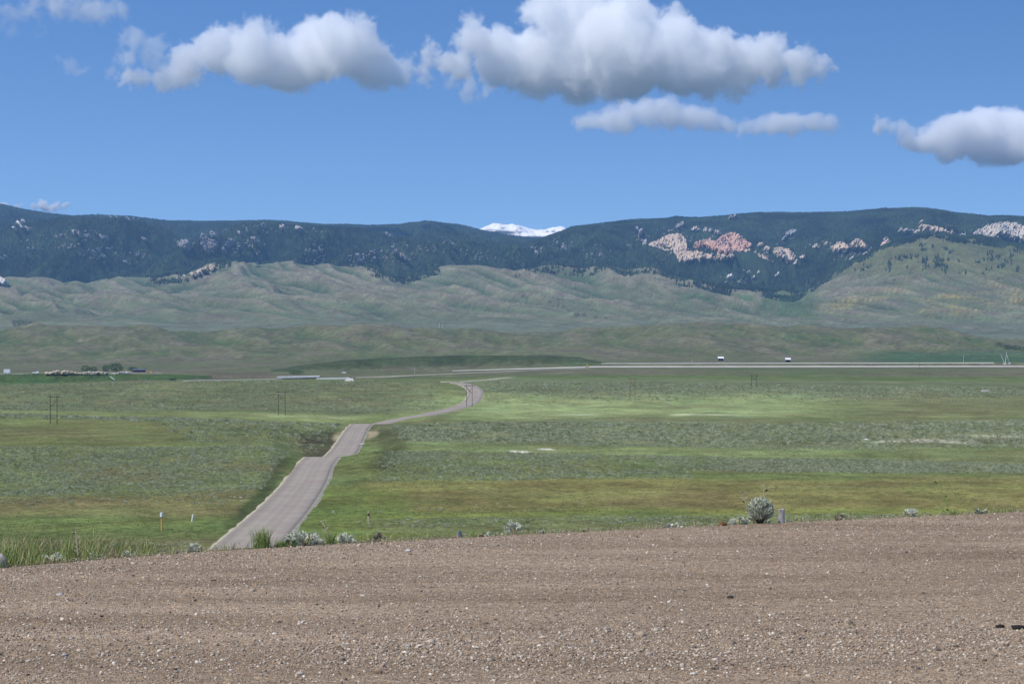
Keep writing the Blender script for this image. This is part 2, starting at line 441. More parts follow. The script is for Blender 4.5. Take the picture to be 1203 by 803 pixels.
def ground_colour(x, y, z):
    u, v = cover_uv(x, y)
    col = np.zeros(x.shape + (3,)); col[:] = MID
    near = y < 2050
    for s in COVER:
        wgt = (zone(u, v, s[:8]) * s[9] * near)[..., None]
        col = col * (1 - wgt) + np.array(s[8]) * wgt
    col2 = np.where((sstep(fbm(x / 34, y / 70, 4, 51), -.25, .35))[..., None] > 0, col * (1 + .30 * fbm(x / 34, y / 90, 4, 51))[..., None], col)
    col = np.where(near[..., None], col2, col)
    st = (.45 * sstep(fbm(x / 70, y / 60, 5, 53, .6), .05, .5) * near)[..., None]
    col = col * (1 - st) + np.array((.175, .150, .075)) * st
    st = (.40 * sstep(fbm(x / 45, y / 55, 5, 54, .6), .10, .5) * near)[..., None]
    col = col * (1 - st) + np.array((.105, .150, .045)) * st
    col = col * np.array((1.10, 1.06, .98))
    # beyond the prairie
    uu = x / y * F + U0
    vv = VH + (EYE - z) * F / y
    n1 = fbm(x / 200, y / 300, 4, 61); n2 = fbm(x / 60, y / 120, 4, 63)
    hill = np.zeros_like(col); hill[:] = (.145, .150, .068)
    br = sstep(n1 + .5 * n2, -.05, .45)[..., None]
    hill = hill * (1 - br * .8) + np.array((.180, .152, .098)) * br * .8
    gr = sstep(-n1 + .4 * n2, .2, .5)[..., None]
    hill = hill * (1 - gr * .7) + np.array((.082, .128, .040)) * gr * .8
    tn = (sstep(fbm(x / 55, y / 150, 4, 67), .46, .64) * (y > 3500) * (y < 4600))[..., None]
    hill = hill * (1 - tn * .55) + np.array((.42, .34, .24)) * tn * .55
    flat = (sstep(y, 4380, 4600))[..., None]
    hill = hill * (1 - flat) + np.array((.175, .190, .115)) * flat
    dk = (sstep(y, 2740, 2775) * (1 - sstep(y, 2850, 2950)) * (uu > 318) * (uu < 712))[..., None]
    hill = hill * (1 - dk) + np.array((.070, .088, .035)) * dk * (1 + .35 * n2[..., None])
    rg = (sstep(uu, 980, 1060) * sstep(y, 2690, 2760) * (1 - sstep(y, 3600, 3800)))[..., None]
    hill = hill * (1 - rg * .8) + np.array((.060, .120, .045)) * rg * .8
    bank = (sstep(y, 2096, 2106) * (1 - sstep(y, 2128, 2135)) * (uu < 250))[..., None]
    hill = hill * (1 - bank) + np.array((.066, .105, .032)) * bank
    dirt = (sstep(y, 2126, 2134) * (1 - sstep(y, 2230, 2400)) * (uu < 190))[..., None]
    hill = hill * (1 - dirt * .6) + np.array((.30, .25, .19)) * dirt * .6
    redd = (sstep(y, 2000, 2100) * (1 - sstep(y, 2700, 2760)) * sstep(uu, 235, 260) * (1 - sstep(uu, 300, 330)))[..., None]
    hill = hill * (1 - redd * .6) + np.array((.20, .165, .10)) * redd * .4
    hill = hill * .86
    f = sstep(y, 1900, 2060)[..., None]
    dirt = (1 - sstep(y - y_edge(x / y), .25, .9))[..., None]
    col = col * (1 - dirt) + np.array((.24, .17, .115)) * dirt
    return np.clip(col * (1 - f) + hill * f, .01, .9)

M_GROUND = tinted('prairie_cover', scales=((.012, .16), (.03, .14), (.09, .30), (.5, .42), (2.2, .35)), bump=.25, bump_scale=.9)
allY = np.vstack([Yb[:-1], ground.Y]); allZ = np.vstack([Zb[:-1], ground.Z])
ground_full = Sheet(tcol, allY, allZ)
gm = ground_full.mesh('ground', [M_GROUND])
X = tcol[None, :] * allY
cols = ground_colour(X, allY, allZ)
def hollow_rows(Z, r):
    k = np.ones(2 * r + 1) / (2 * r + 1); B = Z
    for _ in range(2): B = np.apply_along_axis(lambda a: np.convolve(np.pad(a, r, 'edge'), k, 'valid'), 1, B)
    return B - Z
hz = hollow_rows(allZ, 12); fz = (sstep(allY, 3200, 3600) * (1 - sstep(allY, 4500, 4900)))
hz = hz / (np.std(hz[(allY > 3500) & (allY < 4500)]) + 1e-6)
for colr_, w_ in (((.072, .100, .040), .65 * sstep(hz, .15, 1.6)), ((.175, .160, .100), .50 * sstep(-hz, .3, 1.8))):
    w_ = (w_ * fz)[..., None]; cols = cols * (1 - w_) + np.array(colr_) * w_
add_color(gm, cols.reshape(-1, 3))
tag(link('ground', gm), kind='structure')

# --- the same land carried on to both sides and behind, a little under the detailed sheet
xw = np.concatenate([-np.geomspace(30, 9000, 130)[::-1], np.linspace(-29, 29, 117), np.geomspace(30, 9000, 130)])
sw = np.concatenate([[-.5], np.linspace(0, 1, 50)])[:, None] 
ew = edge_x(np.clip(xw, -60, 60))
Yw = np.where(sw >= 0, ew[None, :] + (420 - ew[None, :]) * np.maximum(sw, 0) ** 2.2, ew[None, :] - 60)
_tw = xw[None, :] / np.maximum(Yw, 1.0); _wt = sstep(-np.abs(_tw), -.75, -.43)
_ef = ew[None, :] * (1 - _wt) + y_edge(np.clip(_tw, -.42, .42)) * _wt     # meets the detailed sheet along its sides
Zw = np.where(sw >= 0, np.maximum(-.03 - .155 * np.maximum(Yw - _ef - .35, 0), -38.5), -.25)
for yy_, zz_ in ((520, -39), (700, -39), (1000, -39.5), (1500, -40), (2200, -42), (3300, -44), (5000, -46), (9000, -50)):
    Yw = np.vstack([Yw, np.full((1, len(xw)), float(yy_))]); Zw = np.vstack([Zw, np.full((1, len(xw)), float(zz_))])
Xw = np.repeat(xw[None, :], Yw.shape[0], 0)
Zw -= (.10 + .8 * sstep(Yw, 60, 250) + 14 * sstep(Yw, 300, 420)) * (np.abs(Xw) < .36 * Yw) + .02
_i = np.arange(Yw.shape[0] - 1)[:, None] * len(xw) + np.arange(len(xw) - 1)[None, :]
wm = mesh_np('outer_ground', np.stack([Xw, Yw, Zw], -1).reshape(-1, 3), np.stack([_i, _i + 1, _i + 1 + len(xw), _i + len(xw)], -1).reshape(-1, 4), [M_GROUND], smooth=True)
_d = (1 - sstep(Yw - edge_x(np.clip(Xw, -60, 60)), .25, .9))[..., None]
add_color(wm, (np.array((.135, .150, .055)) * (1 - _d) + np.array((.24, .17, .115)) * _d).reshape(-1, 3))
tag(link('outer_ground', wm), kind='structure')

# --- foothills
CREST = [(-300, 338), (0, 336), (50, 332), (100, 338), (140, 330), (180, 333), (215, 329), (240, 319), (275, 310), (330, 313), (400, 319), (430, 318), (475, 329), (500, 322), (520, 318), (560, 319), (600, 323), (640, 318), (665, 321), (690, 324), (712, 314), (735, 322), (765, 318), (800, 329), (850, 341), (900, 348), (940, 351), (955, 340), (1000, 311), (1050, 288), (1095, 277), (1150, 283), (1203, 290), (1400, 300)]
f_rows = [
    (4700, [(-300, 404), (1203, 410)]),
    (5200, [(-300, 392), (0, 391), (400, 390), (600, 392), (700, 394), (1203, 399)]),
    (6000, [(-300, 378), (0, 376), (200, 378), (400, 374), (500, 377), (600, 380), (800, 385), (1000, 388), (1203, 389)]),
    (7000, [(-300, 366), (0, 364), (150, 362), (300, 356), (450, 358), (560, 362), (700, 368), (820, 366), (900, 376), (1000, 364), (1203, 356)]),
    (7800, [(-300, 352), (0, 350), (80, 352), (150, 346), (280, 334), (400, 338), (480, 346), (560, 340), (640, 342), (700, 350), (760, 340), (850, 356), (930, 362), (1000, 338), (1080, 318), (1203, 324)]),
    (8600, CREST),
    (8900, [(u, v + 10) for u, v in CREST]),
    (9400, [(u, v + 40) for u, v in CREST]),
]
fD = np.concatenate([np.linspace(4700, 8600, 210), np.linspace(8620, 9400, 18)])
def f_relief(x, y, u, z):
    a = sstep(y, 5300, 7400)
    wx = x + 160 * fbm(x / 900, y / 900, 2, 40) + (y - 8000) * .55
    gull = fbm(wx / 380, y / 1700, 3, 41, .45, True)
    gull2 = fbm(wx / 120, y / 1000, 4, 43, .5, True)
    crest = 1 - .75 * sstep(y, 8100, 8600)
    right = sstep(u, 900, 980)
    amp = (85 * (1 - right * .45)) * a * crest
    low = sstep(y, 5000, 5600) * (1 - a) * 8
    return amp * (gull - .35) + (a * 38 * crest + 2) * (gull2 - .2) + low * gull
foothills = loft(f_rows, fD, 1000, f_relief)
M_FOOT = tinted('sage_hillside', scales=((.004, .16), (.02, .22), (.09, .28)), bump=2.2, bump_scale=.05)
fm = foothills.mesh('foothills', [M_FOOT])
X = foothills.t[None, :] * foothills.Y; Yf = foothills.Y; u_ = upx(foothills.t)[None, :] + 0 * Yf
v_ = VH + (EYE - foothills.Z) * F / Yf
gz = np.gradient(foothills.Z, axis=1) / np.gradient(X, axis=1)
n1 = fbm(X / 500, Yf / 900, 4, 71); n2 = fbm((X + (Yf - 8000) * .55) / 90, Yf / 700, 4, 73)
fc = np.zeros(X.shape + (3,)); fc[:] = (.165, .178, .095)
def mixc(c, col, wgt):
    wgt = np.clip(wgt, 0, 1)[..., None]; return c * (1 - wgt) + np.array(col) * wgt
fc = mixc(fc, (.105, .135, .062), .8 * sstep(n2, .05, .5))
fc = mixc(fc, (.215, .185, .118), .7 * sstep(-n2 + .5 * n1, .1, .5))
fc = mixc(fc, (.17, .185, .12), sstep(v_, 372, 384) * .6)
fc = mixc(fc, (.32, .27, .20), .6 * sstep(fbm(X / 70, Yf / 150, 3, 79), .42, .6) * sstep(Yf, 6300, 7000))
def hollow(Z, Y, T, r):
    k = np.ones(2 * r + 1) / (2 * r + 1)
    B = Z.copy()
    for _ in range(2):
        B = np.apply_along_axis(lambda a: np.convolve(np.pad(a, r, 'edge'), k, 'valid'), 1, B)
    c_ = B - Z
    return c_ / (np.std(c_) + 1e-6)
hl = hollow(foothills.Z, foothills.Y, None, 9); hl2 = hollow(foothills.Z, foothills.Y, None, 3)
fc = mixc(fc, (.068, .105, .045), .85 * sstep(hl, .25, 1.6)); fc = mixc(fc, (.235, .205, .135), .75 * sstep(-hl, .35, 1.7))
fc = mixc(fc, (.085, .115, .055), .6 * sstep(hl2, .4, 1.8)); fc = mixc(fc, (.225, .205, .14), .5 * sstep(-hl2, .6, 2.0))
# yellow bloom drifts on the right-hand hill, green draw at its foot
yel = np.zeros_like(v_)
for (ua, va, ub, vb, wd) in ((940, 372, 1065, 338, 7), (960, 362, 1050, 345, 5), (1080, 368, 1203, 350, 7), (1075, 352, 1180, 345, 4), (1150, 330, 1203, 340, 4)):
    f = np.clip((u_ - ua) / (ub - ua), 0, 1); vm = va + (vb - va) * f
    yel = np.maximum(yel, np.exp(-((v_ - vm) / wd) ** 2) * sstep(u_, ua - 12, ua + 12) * (1 - sstep(u_, ub - 12, ub + 12)))
fc = mixc(fc, (.50, .38, .09), yel * sstep(fbm((X + (Yf - 8000) * .8) / 22, Yf / 160, 4, 83), -.1, .5) * .8)
fc = mixc(fc, (.065, .120, .045), zone(u_, v_, (800, 945, 342, 348, 356, 368, 20, 6)) * .8 * sstep(fbm(X / 120, Yf / 200, 3, 85), -.3, .2))
fc = mixc(fc, (.085, .135, .055), zone(u_, v_, (900, 960, 330, 336, 362, 378, 12, 6)) * .7)
fc = mixc(fc, (.15, .155, .058), zone(u_, v_, (960, 1300, 280, 270, 320, 330, 20, 12)) * .7)
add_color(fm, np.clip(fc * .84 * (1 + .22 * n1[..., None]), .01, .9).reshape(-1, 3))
tag(link('foothills', fm), kind='structure')

# --- forested mountains: far range on the left, nearer front on the right
SKYL = [(-300, 232), (0, 243), (30, 249), (60, 254), (85, 257), (115, 256), (150, 257), (200, 263), (250, 263), (320, 262), (345, 264), (380, 267), (430, 268), (470, 267), (500, 263), (540, 267), (565, 273), (600, 280), (640, 284), (700, 276), (750, 265), (795, 257), (850, 262), (1203, 270), (1400, 270)]
FRONT = [(-300, 282), (0, 276), (60, 272), (110, 266), (150, 263), (185, 268), (230, 284), (270, 282), (320, 272), (400, 272), (450, 274), (520, 279), (570, 284), (640, 292), (700, 300), (1203, 320)]
ml_rows = [
    (8900, [(u, v + 32) for u, v in CREST]),
    (9350, [(-300, 326), (0, 322), (200, 318), (400, 318), (560, 322), (700, 330), (1203, 340)]),
    (9850, [(-300, 300), (0, 297), (90, 290), (200, 298), (300, 296), (420, 296), (560, 302), (1203, 330)]),
    (10500, FRONT),
    (11300, [(u, v + 18) for u, v in FRONT]),
    (14200, SKYL),
    (14900, [(u, v + 14) for u, v in SKYL]),
]
mlD = np.concatenate([np.linspace(8900, 11300, 120), np.linspace(11335, 14900, 110)])
def ml_relief(x, y, u, z):
    c = 1 - .975 * sstep(y, 12500, 13900)
    c *= 1 - .5 * np.exp(-((y - 10500) / 250) ** 2)
    wx = x + 300 * fbm(x / 1500, y / 1500, 2, 88)
    return c * (200 * (fbm(wx / 520, y / 1900, 5, 91, .5, True) - .3) + 14 * fbm(x / 90, y / 90, 3, 93)) + 8 * fbm(x / 70, y / 90, 3, 95)
mtn_left = loft(ml_rows, mlD, 800, ml_relief)
RSKY = [(-300, 420), (480, 370), (540, 330), (575, 308), (600, 296), (625, 287), (650, 278), (672, 269.5), (700, 266), (740, 261), (775, 260), (800, 260), (830, 258), (870, 254), (900, 252.5), (930, 252), (960, 252.5), (1000, 251), (1040, 248), (1075, 247), (1100, 249), (1130, 254), (1160, 257), (1180, 256.5), (1203, 258), (1400, 262)]
mr_rows = [
    (8750, [(u, max(v, 300) + 30) for u, v in CREST]),
    (9400, [(-300, 430), (480, 400), (560, 345), (640, 318), (700, 312), (760, 312), (850, 322), (930, 325), (1000, 300), (1100, 290), (1203, 290)]),
    (10000, [(-300, 430), (480, 390), (560, 330), (640, 303), (700, 295), (800, 298), (900, 305), (960, 300), (1050, 283), (1203, 280)]),
    (10700, [(-300, 425), (480, 380), (560, 318), (640, 290), (700, 278), (800, 276), (900, 283), (1000, 276), (1080, 262), (1203, 266)]),
    (11500, RSKY),
    (12100, [(u, v + 16) for u, v in RSKY]),
]
mrD = np.concatenate([np.linspace(8750, 11520, 120), np.linspace(11560, 12100, 14)])
def mr_relief(x, y, u, z):
    c = 1 - .975 * sstep(y, 10300, 11300)
    wx = x + 250 * fbm(x / 1400, y / 1400, 2, 188)
    return c * (150 * (fbm(wx / 430, y / 1600, 5, 191, .5, True) - .3) + 10 * fbm(x / 80, y / 80, 3, 193)) + 4 * fbm(x / 60, y / 60, 2, 195)
mtn_right = loft(mr_rows, mrD, 800, mr_relief)
for sh_, sk_, yc_ in ((mtn_left, SKYL, 13700), (mtn_right, RSKY, 11200)):
    uu_ = upx(sh_.t)[None, :] + 0 * sh_.Y
    lim = EYE - (poly(sk_, uu_) + 2.0 + 1.2 * fbm(uu_ / 30, sh_.Y / 400, 3, 12) - VH) / F * sh_.Y
    sh_.Z = np.where(sh_.Y < yc_, np.minimum(sh_.Z, lim), sh_.Z)
M_FOREST = tinted('forest_floor', scales=((.003, .2), (.02, .3), (.1, .4)), bump=3, bump_scale=.05)
for nm, sh, sd_ in (('mountain_range', mtn_left, 5), ('mountain_front', mtn_right, 6)):
    me = sh.mesh(nm, [M_FOREST])
    X = sh.t[None, :] * sh.Y
    n = fbm(X / 300, sh.Y / 500, 4, 200 + sd_)
    c = np.zeros(X.shape + (3,)); c[:] = (.030, .045, .022)
    c = mixc(c, (.075, .085, .04), .6 * sstep(n, .25, .55))
    add_color(me, c.reshape(-1, 3))
    tag(link(nm, me), kind='structure')

# --- snow peak far behind
SNOW = [(-300, 300), (480, 292), (540, 279), (560, 272), (569, 267), (580, 263.5), (590, 265), (598, 267), (610, 266.5), (618, 268), (630, 271), (640, 270.5), (650, 268), (659, 269), (668, 274), (680, 282), (720, 292), (1203, 300)]
sn_rows = [(14950, [(u, max(v, 262) + 30) for u, v in SNOW]), (15600, [(u, v + 12) for u, v in SNOW]), (16500, SNOW), (17200, [(u, v + 20) for u, v in SNOW])]
tS = np.linspace(-.1, .1, 420)
uS = upx(tS); DS = np.linspace(14950, 17200, 90)
zS = np.array([EYE - (poly(c, uS) - VH) / F * d for d, c in sn_rows])
ZS = pchip([r[0] for r in sn_rows], zS, DS); YS = np.repeat(DS[:, None], 420, 1)
XS = tS[None, :] * YS
ZS += (1 - .8 * sstep(YS, 16100, 16500)) * 55 * (fbm(XS / 420, YS / 900, 5, 301, .55, True) - .2) + 6 * fbm(XS / 90, YS / 90, 3, 302)
snow = Sheet(tS, YS, ZS)
M_SNOW = tinted('snow_and_rock', scales=((.002, .03), (.01, .04), (.05, .05)), bump=3, bump_scale=.02)
me = snow.mesh('snowy_mountain', [M_SNOW])
vS = VH + (EYE - ZS) * F / YS; uu = uS[None, :] + 0 * YS
rel = vS - poly(SNOW, uu)
c = np.zeros(XS.shape + (3,)); c[:] = (.93, .91, .88)
rock = zone(uu, vS, (571, 606, 269, 272, 277, 275, 5, 1.5)) * sstep(fbm(XS / 120, YS / 220, 4, 305), -.5, .0)
rock = np.maximum(rock, .8 * sstep(fbm(XS / 90, YS / 200, 4, 306), .28, .42) * (vS > 267))
tree = sstep(vS + 1.5 * fbm(XS / 70, YS / 140, 3, 307), 276.5, 278.5)
c = mixc(c, (.10, .11, .13), rock); c = mixc(c, (.03, .045, .035), tree)
add_color(me, c.reshape(-1, 3))
tag(link('snowy_mountain', me), kind='structure')

# ------------------------------------------------------------------ the gravel road at the camera
def road_z(x, y): return .012 * fbm(x / 1.6, y / .5, 3, 401) + .006 * fbm(x / .35, y / .2, 2, 403)
xr = np.concatenate([np.linspace(-30, -9, 24)[:-1], np.linspace(-9, 11, 420), np.linspace(11, 34, 24)[1:]])
yr = edge_x(xr)
sr = np.concatenate([np.linspace(-.6, .12, 24)[:-1], np.linspace(.12, 1, 200)])[:, None]
Yr = sr * yr[None, :]
Xr = np.repeat(xr[None, :], len(sr), 0)
Zr = road_z(Xr, Yr) * sstep(yr[None, :] - Yr, 0, .4) + .002
m_, nt, b = new_mat('gravel_dirt')
g = nt.nodes.new('ShaderNodeNewGeometry')
def nz(scale, detail=4, rough=.6, stretch=None):
    n = nt.nodes.new('ShaderNodeTexNoise'); n.inputs['Scale'].default_value = scale; n.inputs['Detail'].default_value = detail; n.inputs['Roughness'].default_value = rough
    if stretch:
        mp = nt.nodes.new('ShaderNodeMapping'); mp.inputs['Scale'].default_value = stretch; mp.inputs['Rotation'].default_value = (0, 0, -.42)
        nt.links.new(g.outputs['Position'], mp.inputs[0]); nt.links.new(mp.outputs[0], n.inputs['Vector'])
    else: nt.links.new(g.outputs['Position'], n.inputs['Vector'])
    return n
n1_ = nz(1.2, 6, .65, (.16, 1, 1)); n2_ = nz(14, 5); n3_ = nz(70, 3)
cr = nt.nodes.new('ShaderNodeValToRGB'); cr.color_ramp.elements[0].position = .35; cr.color_ramp.elements[1].position = .65
cr.color_ramp.elements[0].color = (.205, .150, .096, 1); cr.color_ramp.elements[1].color = (.338, .256, .174, 1)
nt.links.new(n1_.outputs['Fac'], cr.inputs[0])
vo = nt.nodes.new('ShaderNodeTexVoronoi'); vo.inputs['Scale'].default_value = 75; nt.links.new(g.outputs['Position'], vo.inputs['Vector'])
cr2 = nt.nodes.new('ShaderNodeValToRGB')
for p, cc in ((.0, (.5, .46, .44)), (.3, (.9, .82, .8)), (.6, (1.05, 1.0, .98)), (.85, (1.2, 1.15, 1.1)), (1, (2.1, 2.0, 1.9))):
    if p in (0, 1): e = cr2.color_ramp.elements[int(p)]
    else: e = cr2.color_ramp.elements.new(p)
    e.color = (*cc, 1)
sx = nt.nodes.new('ShaderNodeSeparateColor'); nt.links.new(vo.outputs['Color'], sx.inputs[0]); nt.links.new(sx.outputs[0], cr2.inputs[0])
mm = nt.nodes.new('ShaderNodeMix'); mm.data_type = 'RGBA'; mm.blend_type = 'MULTIPLY'; mm.inputs[0].default_value = .8
nt.links.new(cr.outputs[0], mm.inputs[6]); nt.links.new(cr2.outputs[0], mm.inputs[7])
rg_ = nt.nodes.new('ShaderNodeMapRange'); rg_.inputs['From Min'].default_value = .3; rg_.inputs['From Max'].default_value = .7; rg_.inputs['To Min'].default_value = .75; rg_.inputs['To Max'].default_value = 1.25
nt.links.new(n2_.outputs['Fac'], rg_.inputs['Value'])
hs = nt.nodes.new('ShaderNodeHueSaturation'); nt.links.new(mm.outputs[2], hs.inputs['Color']); nt.links.new(rg_.outputs[0], hs.inputs['Value'])
nt.links.new(hs.outputs[0], b.inputs['Base Color']); b.inputs['Roughness'].default_value = .95; b.inputs['Specular IOR Level'].default_value = .1
bp1 = nt.nodes.new('ShaderNodeBump'); bp1.inputs['Distance'].default_value = .012; bp1.inputs['Strength'].default_value = 1; nt.links.new(vo.outputs['Distance'], bp1.inputs['Height']); bp1.invert = True
bp2 = nt.nodes.new('ShaderNodeBump'); bp2.inputs['Distance'].default_value = .03; bp2.inputs['Strength'].default_value = .8; nt.links.new(n2_.outputs['Fac'], bp2.inputs['Height']); nt.links.new(bp1.outputs[0], bp2.inputs['Normal'])
nt.links.new(bp2.outputs[0], b.inputs['Normal'])
M_GRAVEL = m_
_i = np.arange(len(sr) - 1)[:, None] * len(xr) + np.arange(len(xr) - 1)[None, :]
gr = mesh_np('gravel_road', np.stack([Xr, Yr, Zr], -1).reshape(-1, 3), np.stack([_i, _i + 1, _i + 1 + len(xr), _i + len(xr)], -1).reshape(-1, 4), [M_GRAVEL], smooth=True)
tag(link('gravel_road', gr), kind='structure')

# ------------------------------------------------------------------ scatter by geometry nodes (only for what nobody could count)
def lumps(n, seed, sub=1, sq=(1, 1, 1)):
    """unit boulders from a jittered icosphere; returns verts, tris"""
    import bmesh
    r = random.Random(seed); bm = bmesh.new(); bmesh.ops.create_icosphere(bm, subdivisions=sub, radius=1)
    for v in bm.verts:
        k = 1 + r.uniform(-.28, .28); v.co = Vector((v.co.x * k * sq[0], v.co.y * k * sq[1], v.co.z * k * sq[2]))
    V = np.array([v.co[:] for v in bm.verts]); T = np.array([[v.index for v in f.verts] for f in bm.faces]); bm.free()
    return V, T
def scatter(name, P, size, protos, label=None, aspect=None, tilt=0.15, seed=1, kind='stuff'):
    """P: N x 3 points, size: N; protos: list of meshes; the object keeps the points and instances the shapes"""
    rg = np.random.default_rng(seed)
    me = bpy.data.meshes.new(name); me.vertices.add(len(P)); me.vertices.foreach_set('co', np.asarray(P, np.float32).ravel())
    a = me.attributes.new('size', 'FLOAT', 'POINT'); a.data.foreach_set('value', np.asarray(size, np.float32))
    rot = np.zeros((len(P), 3), np.float32); rot[:, 2] = rg.uniform(0, 6.283, len(P)); rot[:, :2] = rg.normal(0, tilt, (len(P), 2))
    a = me.attributes.new('turn', 'FLOAT_VECTOR', 'POINT'); a.data.foreach_set('vector', rot.ravel())
    a = me.attributes.new('pick', 'INT', 'POINT'); a.data.foreach_set('value', rg.integers(0, len(protos), len(P)).astype(np.int32))
    o = link(name, me)
    ng = bpy.data.node_groups.new(name + '_scatter', 'GeometryNodeTree')
    ng.interface.new_socket('Geometry', in_out='INPUT', socket_type='NodeSocketGeometry')
    ng.interface.new_socket('Geometry', in_out='OUTPUT', socket_type='NodeSocketGeometry')
    N = ng.nodes.new; L = ng.links.new
    gi = N('NodeGroupInput'); go = N('NodeGroupOutput'); iop = N('GeometryNodeInstanceOnPoints'); g2i = N('GeometryNodeGeometryToInstance')
    for pm in reversed(protos):
        mi = N('GeometryNodeInputMeshLine') if False else N('GeometryNodeObjectInfo')
        mi.inputs['Object'].default_value = pm; mi.transform_space = 'ORIGINAL'
        L(mi.outputs['Geometry'], g2i.inputs[0])
    L(gi.outputs[0], iop.inputs['Points']); L(g2i.outputs[0], iop.inputs['Instance'])
    iop.inputs['Pick Instance'].default_value = True
    def attr(n, t, out):
        q = N('GeometryNodeInputNamedAttribute'); q.data_type = t; q.inputs[0].default_value = n; return q.outputs[0]
    L(attr('pick', 'INT', 0), iop.inputs['Instance Index'])
    e = N('FunctionNodeEulerToRotation'); L(attr('turn', 'FLOAT_VECTOR', 0), e.inputs[0]); L(e.outputs[0], iop.inputs['Rotation'])
    L(attr('size', 'FLOAT', 0), iop.inputs['Scale'])
    L(iop.outputs[0], go.inputs[0])
    md = o.modifiers.new('scatter', 'NODES'); md.node_group = ng
    return tag(o, label, None, None, kind)
def proto(name, me):
    """a source shape for a scatter: not linked to the scene"""
    return bpy.data.objects.new(name, me)

# pebbles on the gravel road
M_PEB = varied('pebbles', [(.09, .075, .065), (.22, .17, .12), (.34, .24, .16), (.40, .30, .21), (.38, .33, .265), (.56, .45, .33), (.78, .69, .56)], .8, [0, .12, .30, .50, .70, .86, 1])
peb = []
for k in range(6):
    V, T = lumps(1, 500 + k, 1, (1, random.uniform(.6, .9), random.uniform(.4, .7)))
    peb.append(proto('pebble', mesh_np('pebble', V, T, [M_PEB], smooth=False)))
NP = 290000
t = RNG.uniform(-.58, .58, NP * 2); q = RNG.random(NP * 2)
yy = np.sqrt(7.2 ** 2 + q * ((y_edge(t) + .32) ** 2 - 7.2 ** 2)); xx = t * yy
vpx = VH + EYE * F / yy; upp = t * F + U0
edge_v = poly(EDGE, upp)
band = fbm(xx / 5.0 + yy * .12, (yy - .35 * xx) / .55, 3, 411)
dens = .34 + .35 * sstep(band, -.1, .5) + 1.3 * np.exp(-((vpx - (762 - (upp - 600) * .012)) / 26) ** 2) * sstep(upp, 250, 520) + .55 * np.exp(-((vpx - edge_v - 9) / 7) ** 2) * (1 - .6 * sstep(upp, 350, 700))
keep = RNG.random(NP * 2) < dens * .75
xx, yy, vpx, upp = xx[keep], yy[keep], vpx[keep], upp[keep]
sz = np.exp(RNG.normal(math.log(.0042), .45, len(xx))); sz = np.clip(sz, .002, .02)
_ok = yy < edge_x(xx) + .32; xx, yy, vpx, upp, sz = xx[_ok], yy[_ok], vpx[_ok], upp[_ok], sz[_ok]
big = RNG.random(len(xx)) < .006; sz[big] *= 1.9
sz *= 1 + .3 * np.exp(-((vpx - 765) / 30) ** 2)
zz = road_z(xx, yy) * sstep(edge_x(xx) - yy, 0, .4) + .002 + sz * .12
scatter('loose_gravel', np.stack([xx, yy, zz], 1), sz, peb, tilt=.5, seed=3)

# ------------------------------------------------------------------ vegetation prototypes
def tuft_mesh(name, n, seed, mat, height=1.0, spread=.5, width=.05, curve=.35, tip=.15):
    """a clump of leaning blades"""
    r = random.Random(seed); V = []; Fc = []
    for k in range(n):
        a = r.uniform(0, 2 * math.pi); rr = spread * .35 * math.sqrt(r.random()); lean = r.uniform(.1, 1) * curve
        h = height * r.uniform(.5, 1); b0 = np.array([math.cos(a) * rr, math.sin(a) * rr, 0])
        da = a + r.uniform(-.6, .6); d = np.array([math.cos(da), math.sin(da), 0]); s = np.array([-math.sin(da + r.uniform(-1, 1)), math.cos(da), 0]) * width * .5
        b = len(V)
        p1 = b0 + d * lean * h * .3 + np.array([0, 0, h * .55]); p2 = b0 + d * lean * h + np.array([0, 0, h])
        V += [b0 - s, b0 + s, p1 + s * .8, p1 - s * .8, p2 + s * tip, p2 - s * tip]
        Fc += [(b, b + 1, b + 2, b + 3), (b + 3, b + 2, b + 4, b + 5)]
    return mesh_np(name, V, Fc, [mat])
def bush_mesh(name, n, seed, mat, leaf=.12, sq=.62, up=.55, r0=.25):
    """many small leaf faces through a rounded volume, radius 1"""
    r = np.random.default_rng(seed)
    d = r.normal(size=(n, 3)); d /= np.linalg.norm(d, axis=1)[:, None]
    lobes = r.normal(size=(7, 3)); lobes /= np.linalg.norm(lobes, axis=1)[:, None]
    amp = 1 + .28 * np.max(d @ lobes.T, axis=1) ** 3 - .12
    rad = (r0 + (1 - r0) * r.random(n) ** .45) * amp
    c = d * rad[:, None]; c[:, 2] = c[:, 2] * sq + up
    c[:, 2] = np.maximum(c[:, 2], .02)
    a = r.normal(size=(n, 3)) + d * .8; a /= np.linalg.norm(a, axis=1)[:, None]
    a[:, 2] = np.abs(a[:, 2])
    e = np.cross(a, r.normal(size=(n, 3))); e /= np.linalg.norm(e, axis=1)[:, None]
    L_ = leaf * r.uniform(.6, 1.4, (n, 1))
    V = np.stack([c - e * L_ * .3, c + e * L_ * .3, c + a * L_], 1).reshape(-1, 3)
    return mesh_np(name, V, np.arange(3 * n).reshape(-1, 3), [mat])
M_SAGE = varied('sage_leaf', [(.19, .22, .10), (.29, .32, .17), (.39, .41, .26), (.52, .54, .38)], .9)
M_SAGE_NEAR = varied('sage_leaf_near', [(.54, .55, .40), (.68, .69, .53)], .8)
M_GRASSTUFT = varied('grass_tuft', [(.20, .25, .07), (.28, .28, .11), (.34, .28, .15), (.20, .29, .08)], .9)
sage_p = [proto('sage_clump', bush_mesh('sage_clump', 56, 600 + k, M_SAGE, .36, .5, .35)) for k in range(4)]
tuft_p = [proto('grass_clump', tuft_mesh('grass_clump', 14, 620 + k, M_GRASSTUFT, 1, 1.2, .16)) for k in range(3)]

